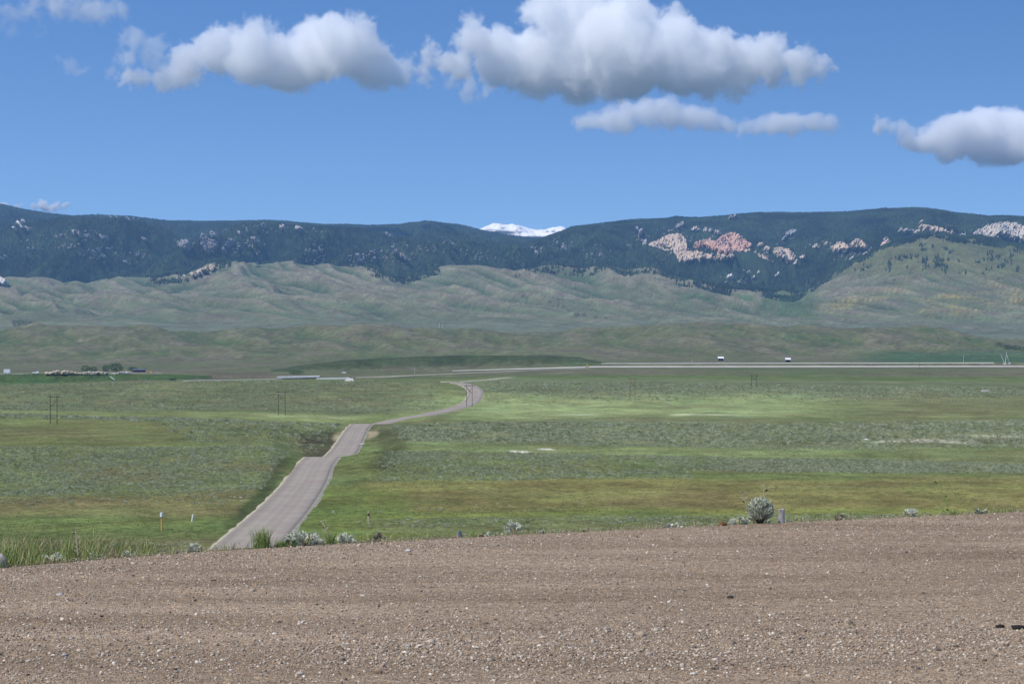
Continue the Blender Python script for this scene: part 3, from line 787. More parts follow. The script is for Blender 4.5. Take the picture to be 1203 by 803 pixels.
SAGEZ = [  # where sagebrush stands, and how thick
    (-400, 335, 527, 528, 582, 575, 12, 2.0, 1.0), (-400, 300, 545, 540, 596, 588, 30, 8, .15),
    (-400, 420, 487, 489, 500, 500, 30, 2, .7), (220, 400, 500, 500, 524, 522, 25, 3, .5),
    (-400, 520, 452, 452, 480, 476, 30, 4, .17),
    (450, 830, 533, 535, 570, 564, 12, 1.5, 1.0), (830, 1700, 536, 544, 553, 555, 10, 1.5, 1.2),
    (470, 1700, 496, 495, 520, 520, 14, 2, .95), (860, 1100, 490, 490, 500, 500, 40, 3, -.4),
    (560, 1700, 450, 452, 466, 465, 30, 3, .45), (440, 1700, 608, 607, 618, 616, 60, 1.5, .45),
    (440, 700, 592, 592, 604, 600, 60, 2, .06), (-400, 250, 640, 636, 655, 655, 40, 2, .3),
]
def road_x(y): return np.interp(y, [200, 374, 457, 535, 624, 720, 891, 1020, 1232], [-44, -50.2, -52.6, -56, -60.8, -61.5, -68, -67, -29])
def plant_field(N, y0, y1, seed, fn):
    rg = np.random.default_rng(seed)
    t = rg.uniform(-.33, .33, N); y = np.sqrt(y0 ** 2 + rg.random(N) * (y1 ** 2 - y0 ** 2)); x = t * y
    u, v = cover_uv(x, y)
    d = fn(u, v, x, y)
    k = (rg.random(N) < d) & (np.abs(x - road_x(y)) > 10)
    x = x[k]; y = y[k]
    z = ground.zmany(x, y)
    return x, y, z
def sage_density(u, v, x, y):
    d = np.zeros_like(u)
    for s in SAGEZ:
        w_ = zone(u, v, s[:8]) * s[8]
        d = np.where(s[8] < 0, d + w_, np.maximum(d, w_))
    patch = sstep(fbm(x / 22, y / 34, 4, 701), -.35, .3)
    return np.clip(d * (.25 + .75 * patch), 0, 1)
x, y, z = plant_field(330000, 330, 760, 11, lambda u, v, x, y: sage_density(u, v, x, y) * .52)
scatter('sagebrush', np.stack([x, y, z - .05], 1), np.random.default_rng(5).uniform(.20, .55, len(x)), sage_p, seed=21)
print('sage near', len(x))
x, y, z = plant_field(300000, 760, 1500, 12, lambda u, v, x, y: sage_density(u, v, x, y) * .32)
scatter('distant_sagebrush', np.stack([x, y, z - .05], 1), np.random.default_rng(6).uniform(.5, 1.1, len(x)), sage_p, seed=22)
print('sage far', len(x))
x, y, z = plant_field(150000, 330, 760, 13, lambda u, v, x, y: .1 + .3 * sstep(fbm(x / 20, y / 40, 3, 711), -.2, .3))
scatter('prairie_grass', np.stack([x, y, z - .02], 1), np.random.default_rng(7).uniform(.12, .34, len(x)), tuft_p, seed=23)

# ------------------------------------------------------------------ rock outcrops (defined first, the forest leaves room for them)
M_ROCK = tinted('outcrop_rock', scales=((.02, .12), (.08, .2), (.3, .2)), bump=1.5, bump_scale=.15)
PINK = (.45, .28, .215); TANR = (.45, .355, .27); PALE = (.44, .39, .33); GRY = (.25, .235, .225); WHT = (.54, .51, .46)
OUT = [  # label, colour, sheet, [(u, v, r)...], lump size factor
    ('tan wedge of cliff, left end of the biggest rock band on the forest front', TANR, 'R', [(754, 297, 4), (766, 294, 6), (778, 291, 8), (788, 286, 8), (797, 284, 5), (800, 293, 7), (786, 296, 6)], 1),
    ('long low tan cliff foot running under the pink dome', TANR, 'R', [(796, 303, 6), (808, 304, 6.5), (821, 303, 6), (832, 305, 4), (846, 305, 5), (858, 304, 4)], 1),
    ('small pink crag just left of the big pink dome', PINK, 'R', [(820, 290, 5), (832, 288, 5.5), (839, 293, 4.5)], 1),
    ('large pink rock dome, the reddest of the cliffs', PINK, 'R', [(846, 292, 6), (850, 285, 6), (858, 281, 5), (864, 285, 6), (870, 289, 5), (856, 294, 8), (868, 297, 5), (878, 291, 3.5)], 1),
    ('tan rib of rock sloping down right from the pink dome', TANR, 'R', [(875, 299, 4), (884, 303, 5), (893, 307, 4.5), (899, 310, 3)], 1),
    ('row of pale knobs along the ridge above the pink dome', PALE, 'R', [(814, 271, 2.5), (819, 273, 2), (828, 272, 2), (834, 273.5, 2), (841, 276, 2.5)], .7),
    ('grey twin knob near the skyline above the tan wedge', GRY, 'R', [(795, 269, 3), (800, 266.5, 3)], .7),
    ('tan rib slanting down right of the pink cliffs', TANR, 'R', [(892, 290, 3), (900, 294, 3), (912, 297, 4), (919, 300, 5), (926, 303, 5.5), (928, 308, 3.5)], .9),
    ('tan rib leaning up right, close right of the slanting one', PALE, 'R', [(931, 313, 2.5), (936, 309, 3.5), (942, 305, 3)], .8),
    ('small pale tooth high above the leaning rib', PALE, 'R', [(954, 294, 2.5), (957, 292, 2)], .8),
    ('cluster of small white boulders in the trees below the pink cliffs', WHT, 'R', [(879, 322, 1.8), (884, 329, 2.2), (890, 322, 2), (867, 334, 1.6), (857, 327, 3), (912, 325, 1.8)], .7),
    ('brownish crag group at the middle of the right cliff band', TANR, 'R', [(968, 288, 2), (980, 294, 4), (986, 291, 5), (992, 295, 3)], .9),
    ('rounded tan crag between the brown crags and the pointed peak', TANR, 'R', [(1001, 291, 4), (1006, 288, 4.5), (1012, 292, 3)], .9),
    ('pale low boulders under the pointed peak', PALE, 'R', [(1016, 302, 3.5), (1023, 300, 3), (999, 306, 2.5)], .8),
    ('pointed triangular pink crag standing alone', (.54, .40, .33), 'R', [(1039, 293, 4.5), (1039, 288, 3.5), (1039.5, 283, 2)], .8),
    ('low pale wall left of the tall square tower', PALE, 'R', [(1056, 273, 2), (1062, 274, 2.5), (1069, 275, 2.5), (1076, 274.5, 2)], .8),
    ('pale wall with a square tower at its left end', TANR, 'R', [(1079.5, 264, 1.5), (1080, 269, 2.4), (1086, 269.5, 3), (1093, 271.5, 3), (1100, 273, 3), (1107, 275, 3), (1114, 277.5, 2.5)], .8),
    ('short white block between the two pale walls', WHT, 'R', [(1125, 281, 2.5), (1129, 280, 2.2)], .8),
    ('broad pale cliff at the right margin', PALE, 'R', [(1148, 278, 5), (1156, 275, 6), (1165, 272, 6), (1176, 271, 7), (1187, 273, 8), (1198, 278, 9), (1160, 282, 4), (1212, 280, 8)], 1),
    ('knobbly tan rocks along the crest of the green foothill', TANR, 'F', [(211, 330.5, 1.8), (219, 327.5, 2.5), (228, 325.5, 3), (236, 322, 3), (243, 319, 3), (251, 316.5, 2.8)], .8),
    ('white rock slab at the left margin above the foothill', WHT, 'F', [(-6, 330, 5), (2, 331, 4.5), (8, 334, 3)], .9),
    ('tall grey-pink outcrop, two lobes, middle of the left forest', (.29, .25, .245), 'L', [(240, 281, 4), (243, 290, 5), (250, 290, 6), (247, 297, 4)], .8),
    ('small grey knob beside the top of the two-lobed outcrop', GRY, 'L', [(251, 276, 3), (254, 280, 2)], .7),
    ('grey outcrop left of the two-lobed one', GRY, 'L', [(214, 290, 4), (220, 288, 4), (221, 294, 3.5)], .8),
    ('grey rib rising to the right of the two-lobed outcrop', GRY, 'L', [(264, 297, 2.5), (268, 291, 3), (273, 286, 3)], .8),
    ('ragged grey rocks midway between two ribs on the left range', GRY, 'L', [(282, 293, 2.5), (290, 290, 2.5), (295, 293, 2)], .8),
    ('grey pinnacle group on the upper left range', GRY, 'L', [(300, 284, 3), (304, 288, 3)], .8),
    ('line of pale rocks just under the left skyline', (.33, .30, .28), 'L', [(283, 276, 2), (292, 272.5, 2), (302, 270, 2), (311, 268, 2.5)], .7),
    ('pale tooth on the left range near the skyline', PALE, 'L', [(333, 270, 2.5), (334, 267.5, 1.6)], .7),
    ('rounded pale knob right of the tooth', (.45, .40, .36), 'L', [(350, 271.5, 2.5), (355, 272, 2.8)], .8),
    ('bright white screes near the upper left corner of the range', WHT, 'L', [(20, 271, 2), (25, 265, 2), (30, 263, 2), (29, 270, 2.2), (35, 271, 1.8)], .7),
    ('small brown crag on the far left range', (.30, .26, .24), 'L', [(90, 275, 2.5), (95, 277, 2)], .7),
    ('low brown crag right of the small brown one', (.30, .26, .24), 'L', [(103, 280.5, 2), (107, 280, 1.6)], .7),
    ('flat brown ledge on the far left range', (.30, .26, .24), 'L', [(121, 281, 2), (127, 282, 2.3)], .7),
    ('little grey tower on the left range', GRY, 'L', [(171, 283, 2), (173, 285, 2)], .7),
    ('faint grey screes low on the left range', (.26, .26, .26), 'L', [(112, 300, 2.5), (119, 297, 2.5), (124, 304, 3), (150, 311, 2.5), (165, 303, 2.5)], .7),
    ('rocky summit strip on the left skyline', GRY, 'L', [(132, 257.5, 1.5), (140, 258, 1.5), (152, 260, 1.8), (160, 261, 1.8)], .6),
    ('pale slab on the left margin of the forest', GRY, 'L', [(3, 306, 2), (9, 304, 1.8), (38, 296, 1.8), (43, 294, 1.6)], .7),
    ('grey ribs in the middle of the range', GRY, 'L', [(365, 284, 2.5), (370, 291, 2), (371, 299, 2.8), (381, 308, 2)], .8),
    ('grey-pink cliffs left of centre', (.28, .25, .245), 'L', [(421, 303, 2.5), (424, 309, 3), (438, 300, 3), (441, 307, 2.5)], .8),
    ('grey-pink streak of cliff near the centre', (.28, .25, .245), 'L', [(462, 293, 2), (466, 298, 3), (473, 303, 3), (478, 307, 2)], .8),
    ('small knob in the forest near the centre', GRY, 'L', [(455, 278, 2), (459, 280, 1.6)], .7),
    ('isolated grey rock below the snow peak', GRY, 'L', [(530, 288, 1.8), (533, 291, 1.5)], .7),
    ('grey screes on the slope right of the snow peak', (.28, .27, .28), 'R', [(625, 295, 2.5), (630, 300, 2.5), (655, 288, 2), (660, 294, 2)], .7),
    ('dull grey cliff high on the forest front, left of the tan wedge', (.34, .31, .31), 'R', [(747, 272, 2.5), (752, 275, 2.5), (756, 290, 2.5), (758, 286, 2)], .7),
    ('dim grey cliff high between the pink dome and the right cliffs', (.26, .25, .26), 'R', [(925, 277, 3), (930, 275, 2.5), (920, 282, 2)], .7),
    ('brownish rocks on the right skyline', (.30, .26, .25), 'R', [(857, 258, 1.8), (862, 257, 1.6)], .6),
]
SH = {'L': mtn_left, 'R': mtn_right, 'F': foothills}
outcrop_discs = []
def crag(pts, sh, colr, seed, org=None):
    """one continuous jagged rock face standing out of the slope over the union of the discs"""
    P = np.array(pts, float)
    st = .62
    us = np.arange(P[:, 0].min() - P[:, 2].max() - 1, P[:, 0].max() + P[:, 2].max() + 1, st)
    vs = np.arange(P[:, 1].min() - P[:, 2].max() - 1, P[:, 1].max() + P[:, 2].max() + 1, st)
    UU, VV_ = np.meshgrid(us, vs)
    rnd = np.random.default_rng(seed)
    edge = .55 * fbm(UU / 3.1 + seed, VV_ / 3.1, 4, 950 + seed, .6)
    m = np.full(UU.shape, -.42)
    for (u, v, r) in pts:
        d2 = ((UU - u) ** 2 + ((VV_ - v) / .8) ** 2) / (r * 1.5) ** 2
        m = m + np.exp(-d2 * 1.3)
    m = m + edge * 1.15
    good = m > 0
    rid = fbm((UU + .3 * VV_) / 3.4 + seed, VV_ / 5.0, 4, 960 + seed, .6, True) * .5 + .5
    step = np.floor(fbm(UU / 4.0 + seed, VV_ / 2.4, 3, 970 + seed) * 4 + 4) / 8
    bump = np.clip(m, 0, .30) / .30
    X = np.zeros(UU.shape + (3,))
    sheet = SH[sh]
    for j in range(UU.shape[1]):
        rows = np.nonzero(good[:, j])[0]
        for i in rows: X[i, j] = sheet.ray(UU[i, j], VV_[i, j])
    k = X[..., 1] / F
    out = bump ** .6 * k * (1.2 + 10.5 * rid * bump + 4.0 * step)
    X[..., 1] -= out * 1.6; X[..., 2] += out * .30 + bump * k * .9 * (rid - .3)
    X[..., 0] += k * rnd.normal(0, .18, UU.shape)
    X[..., 2] += k * rnd.normal(0, .18, UU.shape) - (1 - bump) * k * .4
    idx = -np.ones(UU.shape, int)
    q = good[:-1, :-1] & good[1:, :-1] & good[:-1, 1:] & good[1:, 1:]
    idx[good] = np.arange(good.sum())
    V = X[good]
    I, J = np.nonzero(q)
    Fq = np.stack([idx[I, J], idx[I + 1, J], idx[I + 1, J + 1], idx[I, J + 1]], 1)
    tone = (.48 + 1.0 * rid + .25 * fbm(UU / 1.2, VV_ / 1.2, 2, 980 + seed))[good][:, None]  # crevice shade painted into the rock colour, ribs lighter, plus random mottling
    warm = (.07 * fbm(UU / 5.0, VV_ / 4.0, 2, 990 + seed))[good][:, None] * np.array([1, -.3, -1.0])
    cc = np.array(colr) * tone * (1 + warm)
    return V, Fq, np.clip(cc, .02, .85)
def islands(n, Fq):
    lab = np.arange(n)
    while True:
        mn = lab[Fq].min(1); new = lab.copy(); np.minimum.at(new, Fq.ravel(), np.repeat(mn, 4))
        if (new == lab).all(): return lab
        lab = new
for oi_, (lab, colr, sh, pts, fac) in enumerate(OUT):
    outcrop_discs += list(pts)
    V, Fq, cc = crag(pts, sh, colr, oi_ + 1)
    if len(Fq) == 0: print('empty outcrop', lab); continue
    L_ = islands(len(V), Fq)[Fq[:, 0]]
    ids, cnt = np.unique(L_, return_counts=True)
    ids = [i for i, c in zip(ids, cnt) if c >= 3 or c == cnt.max()]
    org = V[Fq[L_ == ids[0]][0, 0]]
    e = None if len(ids) == 1 else empty('rock_outcrop', tuple(org), lab, 'rock outcrop', 'rock outcrops on the mountains')
    for i in ids:
        f = Fq[L_ == i]; used, inv = np.unique(f, return_inverse=True)
        nm = 'rock_outcrop' if e is None else 'crag'
        me = mesh_np(nm, V[used] - org, inv.reshape(-1, 4), [M_ROCK]); add_color(me, cc[used])
        o = link(nm, me, e, loc=tuple(org) if e is None else None)
        if e is None: tag(o, lab, 'rock outcrop', 'rock outcrops on the mountains')

M_SCREE = varied('scree_rock', [(.13, .12, .115), (.18, .165, .155), (.25, .22, .205), (.33, .29, .26)], .9)
scr_p = [proto('scree_rock', mesh_np('scree_rock', *lumps(1, 560 + k, 1, (1, 1, 1.1)), [M_SCREE])) for k in range(3)]
SCREE = {'L': [(240, 288, 20, 12), (215, 290, 12, 9), (285, 290, 28, 12), (310, 270, 40, 5), (370, 295, 14, 18), (430, 303, 26, 16), (470, 298, 18, 14), (120, 300, 30, 12), (160, 303, 20, 10), (28, 268, 14, 8), (100, 278, 30, 7), (520, 290, 30, 8), (560, 300, 30, 8), (350, 272, 40, 4), (60, 285, 40, 10), (150, 260, 24, 3)],
         'R': [(628, 296, 14, 9), (660, 290, 16, 12), (700, 300, 20, 12), (750, 285, 14, 14), (815, 282, 60, 16), (925, 277, 14, 8), (985, 295, 40, 12), (1020, 298, 40, 9), (910, 296, 30, 12), (1100, 272, 40, 7), (1170, 276, 50, 12), (870, 326, 30, 8)]}
_pts = []
rg = np.random.default_rng(909)
for key, zs_ in SCREE.items():
    for (cu, cv, ru, rv) in zs_:
        n = int(ru * rv * (.9 if key == 'L' else 1.8)); a = rg.uniform(0, 6.283, n); q = np.sqrt(rg.random(n))
        uu_ = cu + np.cos(a) * q * ru; vv_ = cv + np.sin(a) * q * rv
        kp = fbm((uu_ + .35 * vv_) / 3.5, vv_ / 11, 4, 905) > .16
        for u1, v1 in zip(uu_[kp], vv_[kp]): _pts.append(SH[key].ray(u1, v1))
_pts = np.array(_pts); print('scree', len(_pts))
scatter('mountain_scree', _pts + np.array([0, 0, 3.]), rg.uniform(3, 7.5, len(_pts)) * _pts[:, 1] / 11000, scr_p, tilt=.5, seed=35)

# ------------------------------------------------------------------ forest
M_CONIFER = varied('conifer_needles', [(.016, .028, .014), (.030, .050, .024), (.046, .068, .030), (.022, .040, .026)], .9)
_nt = M_CONIFER.node_tree; _oi = [n for n in _nt.nodes if n.type == 'OBJECT_INFO'][0]; _cr = [n for n in _nt.nodes if n.type == 'VALTORGB'][0]
_n = _nt.nodes.new('ShaderNodeTexNoise'); _n.inputs['Scale'].default_value = .0045; _n.inputs['Detail'].default_value = 4; _nt.links.new(_oi.outputs['Location'], _n.inputs['Vector'])
_r = _nt.nodes.new('ShaderNodeMapRange'); _r.inputs['From Min'].default_value = .32; _r.inputs['From Max'].default_value = .68; _r.inputs['To Min'].default_value = .35; _r.inputs['To Max'].default_value = 2.3
_h = _nt.nodes.new('ShaderNodeHueSaturation'); _nt.links.new(_n.outputs['Fac'], _r.inputs['Value']); _nt.links.new(_r.outputs[0], _h.inputs['Value'])
_nt.links.new(_cr.outputs[0], _h.inputs['Color']); _nt.links.new(_h.outputs[0], _nt.nodes['Principled BSDF'].inputs['Base Color'])
M_BARK = simple('pine_bark', (.11, .075, .05), .9, .3, 3)
def conifer(name, seed, mats, tiers=4, n=7):
    r = random.Random(seed); mb = MB()
    mb.tube((0, 0, 0), (0, 0, .35), .03, .02, 5, 1)
    for k in range(tiers):
        z0 = .10 + k * .80 / tiers; z1 = z0 + 1.25 / tiers
        R = .27 * (1 - k / (tiers + .4)) + .02
        p = [(0, 0, min(z1, 1.0) + .02)]
        for i in range(n * 2):
            a = math.pi * i / n; q = R * (r.uniform(.85, 1.15) if i % 2 else r.uniform(.45, .7))
            p.append((math.cos(a) * q, math.sin(a) * q, z0 + r.uniform(-.03, .03)))
        mb.add(p, [(0, 1 + i, 1 + (i + 1) % (2 * n)) for i in range(2 * n)], 0)
    me = bpy.data.meshes.new(name); me.from_pydata(mb.v, [], mb.f)
    for m in mats: me.materials.append(m)
    me.polygons.foreach_set('material_index', mb.m); me.update()
    return me
far_con = [proto('far_conifer', conifer('far_conifer', 40 + k, [M_CONIFER, M_BARK], 2, 4)) for k in range(4)]
def forest(name, sh, N, y0, y1, seed, tmin, cond, hmin=11, hmax=19):
    rg = np.random.default_rng(seed)
    t = rg.uniform(tmin, .31, N); y = np.sqrt(y0 ** 2 + rg.random(N) * (y1 ** 2 - y0 ** 2)); x = t * y
    z = sh.zmany(x, y)
    u = x / y * F + U0; v = VH + (EYE - z) * F / y
    keep = cond(x, y, u, v)
    for (cu, cv, cr_) in outcrop_discs:
        d2 = (u - cu) ** 2 + ((v - cv) / .85) ** 2
        keep &= ~((d2 < (cr_ * 1.15) ** 2) & (rg.random(N) < .80))
    x, y, z = x[keep], y[keep], z[keep]
    print(name, len(x))
    scatter(name, np.stack([x, y, z - .5], 1), rg.uniform(hmin, hmax, len(x)) * (1 + .2 * fbm(x / 200, y / 200, 2, 5)), far_con, tilt=.02, seed=seed)
gap = lambda x, y, s: fbm(x / 160, y / 260, 4, s)
forest('range_forest', mtn_left, 190000, 9100, 14300, 31, -.31, lambda x, y, u, v: (u < 860) & (gap(x, y, 801) > -.42))
forest('front_forest', mtn_right, 110000, 8950, 11620, 32, -.06, lambda x, y, u, v: (gap(x, y, 802) > -.50))

# trees of the forest edge that come down onto the foothills
def edge_dens(x, y, u, v):
    d = np.zeros_like(u)
    for (a, b_, c_, d_) in ((800, 945, 14, 1), (1010, 1203, 5, .9), (690, 800, 4, .8), (400, 520, 4, .55), (255, 272, 3, .9)):
        pass
    dv = v - poly(CREST, u)
    w_ = (sstep(u, 790, 830) * (1 - sstep(u, 938, 950))) * (dv < 9)
    w_ += (sstep(u, 1095, 1110) * (dv < 5)) + (sstep(u, 1010, 1040) * (1 - sstep(u, 1085, 1100))) * (dv < 2.5) + (sstep(u, 950, 960) * (1 - sstep(u, 1010, 1030))) * (dv < 2.5)
    w_ += (sstep(u, 425, 440) * (1 - sstep(u, 500, 520))) * (dv < 5) * .45 + (sstep(u, 600, 700) * (1 - sstep(u, 790, 800))) * (dv < 3) * .4 + (np.abs(u - 262) < 9) * (dv < 3) * .8
    w_ += (np.abs(u - 192) < 22) * (dv < 3) * .4
    clump = sstep(fbm(x / 70, y / 90, 3, 811), -.25, .2)
    return np.clip(w_, 0, 1) * clump
rg = np.random.default_rng(33)
N = 240000
t = rg.uniform(-.30, .30, N); y = np.sqrt(7600 ** 2 + rg.random(N) * (8650 ** 2 - 7600 ** 2)); x = t * y; z = foothills.zmany(x, y)
u = x / y * F + U0; v = VH + (EYE - z) * F / y
k = rg.random(N) < edge_dens(x, y, u, v) * .8
scatter('forest_edge', np.stack([x[k], y[k], z[k] - .5], 1), rg.uniform(9, 17, k.sum()), far_con, tilt=.02, seed=33)
print('edge', k.sum())

# single pines one can tell apart on the open right-hand hill: things
pine_src = [conifer('pine_tree', 60 + k, [M_CONIFER, M_BARK], 4, 6) for k in range(4)]
PINES = []
for (cu, cv, ru, rv, n) in ((1083, 288, 3, 3, 7), (1085, 293, 4, 2, 8), (1070, 301, 10, 3, 20), (1058, 303, 3, 3, 7), (1086, 305, 4, 4, 12), (1088, 312, 3, 3, 8), (1102, 304, 6, 5, 24), (1103, 311, 6, 3, 14),
                            (1111, 315, 4, 4, 10), (1110, 291, 3, 2, 8), (1117, 295, 2, 2, 4), (1045, 309, 4, 4, 12), (1043, 315, 3, 3, 6), (1052, 302, 2, 2, 2), (1066, 314, 1, 3, 3), (1096, 289, 1, 2, 3),
                            (1114, 305, 1, 1, 2), (1125, 306, 2, 2, 3), (1134, 320, 2, 1, 2), (1084, 316, 1, 1, 1), (1091, 312, 1, 1, 1), (1164, 297, 5, 4, 10), (1172, 301, 5, 3, 8), (1193, 293, 5, 3, 12), (1188, 300, 4, 2, 6),
                            (1163, 304, 9, 2, 10), (1148, 307, 6, 1, 6), (1177, 312, 5, 2, 9), (1195, 316, 4, 3, 6), (1160, 316, 4, 2, 4), (1155, 321, 2, 1, 2), (1185, 307, 6, 3, 5), (1012, 317, 4, 2, 5), (1020, 313, 3, 2, 5), (1005, 316, 1, 1, 1)):
    rr = random.Random(int(cu * 7 + cv))
    for k in range(n): PINES.append((cu + rr.gauss(0, ru * .55), cv + rr.gauss(0, rv * .55)))
def pine_label(u, v):
    if u > 1140: 
        return 'dark pine in the straggling band under the broad pale cliff at the right margin' if v < 305 else 'small dark pine low on the open slope near the right margin'
    if u > 1090: return 'dark pine in the dense square clump on the open hillside' if v < 308 and u < 1108 else ('dark pine in the little group below the square clump' if v >= 308 else 'dark pine scattered high on the hillside under the pale wall')
    if u < 1030: return 'dark pine at the low left end of the open hillside'
    if u < 1055: return 'dark pine in the small left clump of the open hillside'
    if v < 297: return 'dark pine on the upper spur under the square rock tower'
    return 'dark pine in the long diagonal group across the open hillside' if u < 1080 else 'dark pine in the column of trees below the square rock tower'
for k, (u, v) in enumerate(PINES):
    p = foothills.ray(u, v + 1.2)
    o = link('pine_tree', pine_src[k % 4], loc=(p[0], p[1], p[2] - .4))
    s = random.uniform(10, 17); o.scale = (s, s, s); o.rotation_euler = (0, 0, random.uniform(0, 6.28))
    tag(o, pine_label(u, v), 'pine tree', 'pines dotted over the open right-hand hillside')

# ------------------------------------------------------------------ paved side road, shoulders, highway
M_ROAD = tinted('worn_asphalt', scales=((.02, .05), (.15, .06), (1.5, .06)))
M_SHOULD = simple('pale_gravel_shoulder', (.40, .35, .24), .95, .25, .5, coord='Object')
M_HWY = simple('pale_concrete_road', (.46, .42, .35), .9, .1, .05, coord='Object')
def smooth_path(pts, n):
    pts = np.array(pts, float)
    d = np.r_[0, np.cumsum(np.hypot(*(np.diff(pts, axis=0).T)))]
    s = np.linspace(0, d[-1], n)
    Y = pchip(d, pts, s)
    return Y
def ribbon(name, path, half, mat, lift, off=0.0, wob=0.0, zf=None, seed=1, cross=3):
    T = np.gradient(path, axis=0); T /= np.linalg.norm(T, axis=1)[:, None]
    Nn = np.stack([T[:, 1], -T[:, 0]], 1)
    V = []; n = len(path)
    ks = np.linspace(-1, 1, cross)
    wl = wob * fbm(np.arange(n) * .23, np.zeros(n), 3, seed); wr = wob * fbm(np.arange(n) * .23, np.zeros(n) + 9.3, 3, seed + 1)
    for j, k in enumerate(ks):
        e = off + k * np.asarray(half) + (np.where(k < -.99, -wl, 0) + np.where(k > .99, wr, 0))
        q = path + Nn * (e[:, None] if np.ndim(e) else e)
        z = ground.zmany(q[:, 0], q[:, 1]) + lift if zf is None else zf(q[:, 0], q[:, 1]) + lift
        V.append(np.stack([q[:, 0], q[:, 1], z], 1))
    V = np.stack(V, 1)     # n, cross, 3
    # flat across: use the mean height of the cross-section so the surface is a road, not a drape
    V[:, :, 2] = V[:, :, 2] * .3 + V[:, :, 2].mean(1)[:, None] * .7
    low = V[:, [0, -1], :].copy(); low[:, :, 2] -= 1.2
    low[:, 0, :2] -= Nn * .8; low[:, 1, :2] += Nn * .8
    A = np.concatenate([low[:, :1], V, low[:, 1:]], 1)
    m = cross + 2
    i = np.arange(n - 1)[:, None] * m + np.arange(m - 1)[None, :]
    Fq = np.stack([i, i + m, i + m + 1, i + 1], -1).reshape(-1, 4)
    return tag(link(name, mesh_np(name, A.reshape(-1, 3), Fq, [mat], smooth=False)), kind='structure')
def gp(u, v): return ground.ray(u, v)[:2]
road_pts = [(-44, 255), (-47.5, 310), (-50.2, 374), (-52.6, 457), (-56, 535), (-60.8, 624), (-62.0, 672), (-62.6, 722), (-65.2, 800), (-68.5, 891), (-69.3, 940)]
road_pts += [tuple(gp(u, v)) for u, v in ((466, 493.5), (497, 488), (528, 481.5), (546, 476), (556, 469), (558.5, 462), (555, 456))] + [tuple(gp(546, 451.5)), tuple(gp(534, 449.4))]
rp = smooth_path(road_pts, 420)
hp = np.interp(rp[:, 1], [255, 374, 624, 891, 1232], [6.3, 6.1, 5.4, 4.7, 4.7])
rd = ribbon('paved_road', rp, hp, M_ROAD, .30, cross=13)
_t = np.array([.35, .80, .80, .93, 1.03, .95, 1.04, .90, .99, .92, 1.04, .97, .90, .80, .35])
add_color(rd.data, np.tile(_t[:, None] * np.array([.335, .282, .228]), (420, 1)))
ribbon('road_shoulder', rp, hp + .75, M_SHOULD, .20, wob=.9, seed=5, cross=5)
hx = np.linspace(-.02, .345, 160)
def hwy(name, d0, half, t0, t1):
    t = np.linspace(t0, t1, 160); path = np.stack([t * d0, np.full(160, d0)], 1)
    V = []
    for e in (-half, half):
        y = path[:, 1] + e; x = path[:, 0]
        V.append(np.stack([x, y, ground.zmany(x, y) + .35], 1))
    V = np.stack(V, 1).reshape(-1, 3); i = np.arange(159) * 2
    return tag(link(name, mesh_np(name, V, np.stack([i, i + 2, i + 3, i + 1], 1), [M_HWY])), kind='structure')
hwy('highway', 2604, 5.2, -.03, .345)
hwy('highway', 2659, 4.6, .045, .242)
fr = smooth_path([tuple(gp(u, v)) for u, v in ((415, 443.6), (470, 441.5), (520, 439.6), (600, 436), (690, 432.8))], 120)
ribbon('frontage_road', fr, 9, simple('pale_dirt', (.30, .27, .20), .95, .2, .1), .3, cross=3)
fr2 = smooth_path([tuple(gp(u, v)) for u, v in ((526, 449.6), (548, 448), (573, 446.2), (600, 443))], 60)
ribbon('dirt_track', fr2, 6, simple('track_dirt', (.34, .31, .22), .95, .3, .1), .2, cross=3)

# ------------------------------------------------------------------ bridges
M_CONC = simple('white_concrete', (.72, .71, .68), .8, .08, .3)
M_DARKC = simple('shaded_girder', (.10, .10, .10), .8, .15, .3)
def bridge(u0, u1, v, D, label, slope):
    x0 = (u0 - U0) / F * D; x1 = (u1 - U0) / F * D; L_ = x1 - x0; z = EYE - (v - VH) / F * D
    e = empty('bridge', ((x0 + x1) / 2, D, z - 4), label, 'bridge', 'white highway bridges')
    MB().box((0, 5.5, 4 - .5), (L_, 11, .8)).build('deck', M_CONC, e)
    MB().box((0, -.2, 4.35), (L_ + 1, .35, 1.7)).build('parapet', M_CONC, e)
    MB().box((0, 11.2, 4.35), (L_ + 1, .35, 1.7)).build('parapet', M_CONC, e)
    for k in range(3): MB().box((0, 1.8 + k * 3.6, 2.7), (L_ - 1, .5, .9)).build('girder', M_DARKC, e)
    for s in (-.17, .17):
        MB().box((L_ * s, 5.5, 1.0), (.9, 9, 3.4)).build('pier', M_DARKC, e)
    for s in (-1, 1):
        MB().box((s * (L_ / 2 - .3), 5.5, 1.2), (2.4, 12, 5), taper=.8).build('abutment', M_DARKC, e)
    e.rotation_euler[1] = -.022
    return e
bridge(326, 374, 442.9, 2080, 'white concrete highway bridge, the farther one on the left', 0)
bridge(372, 409, 445.1, 1980, 'white concrete highway bridge, the nearer one on the right', 0)
M_SLOPE = simple('slope_paving', (.45, .43, .38), .9, .1, .4)
p = ground.ray(410, 447.5)
mb = MB(); mb.add([(-5, -2, -1), (5, -2, -1), (3, 6, 2.6), (-2.5, 6, 2.6)], [(0, 1, 2, 3)]); mb.add([(-5, -2, -1), (-2.5, 6, 2.6), (-2.5, 6, -1)], [(0, 1, 2)]); mb.add([(5, -2, -1), (3, 6, 2.6), (3, 6, -1)], [(0, 2, 1)])
tag(mb.build('slope_paving', M_SLOPE, loc=tuple(p)), 'pale paved embankment slope at the right end of the near bridge', 'embankment')
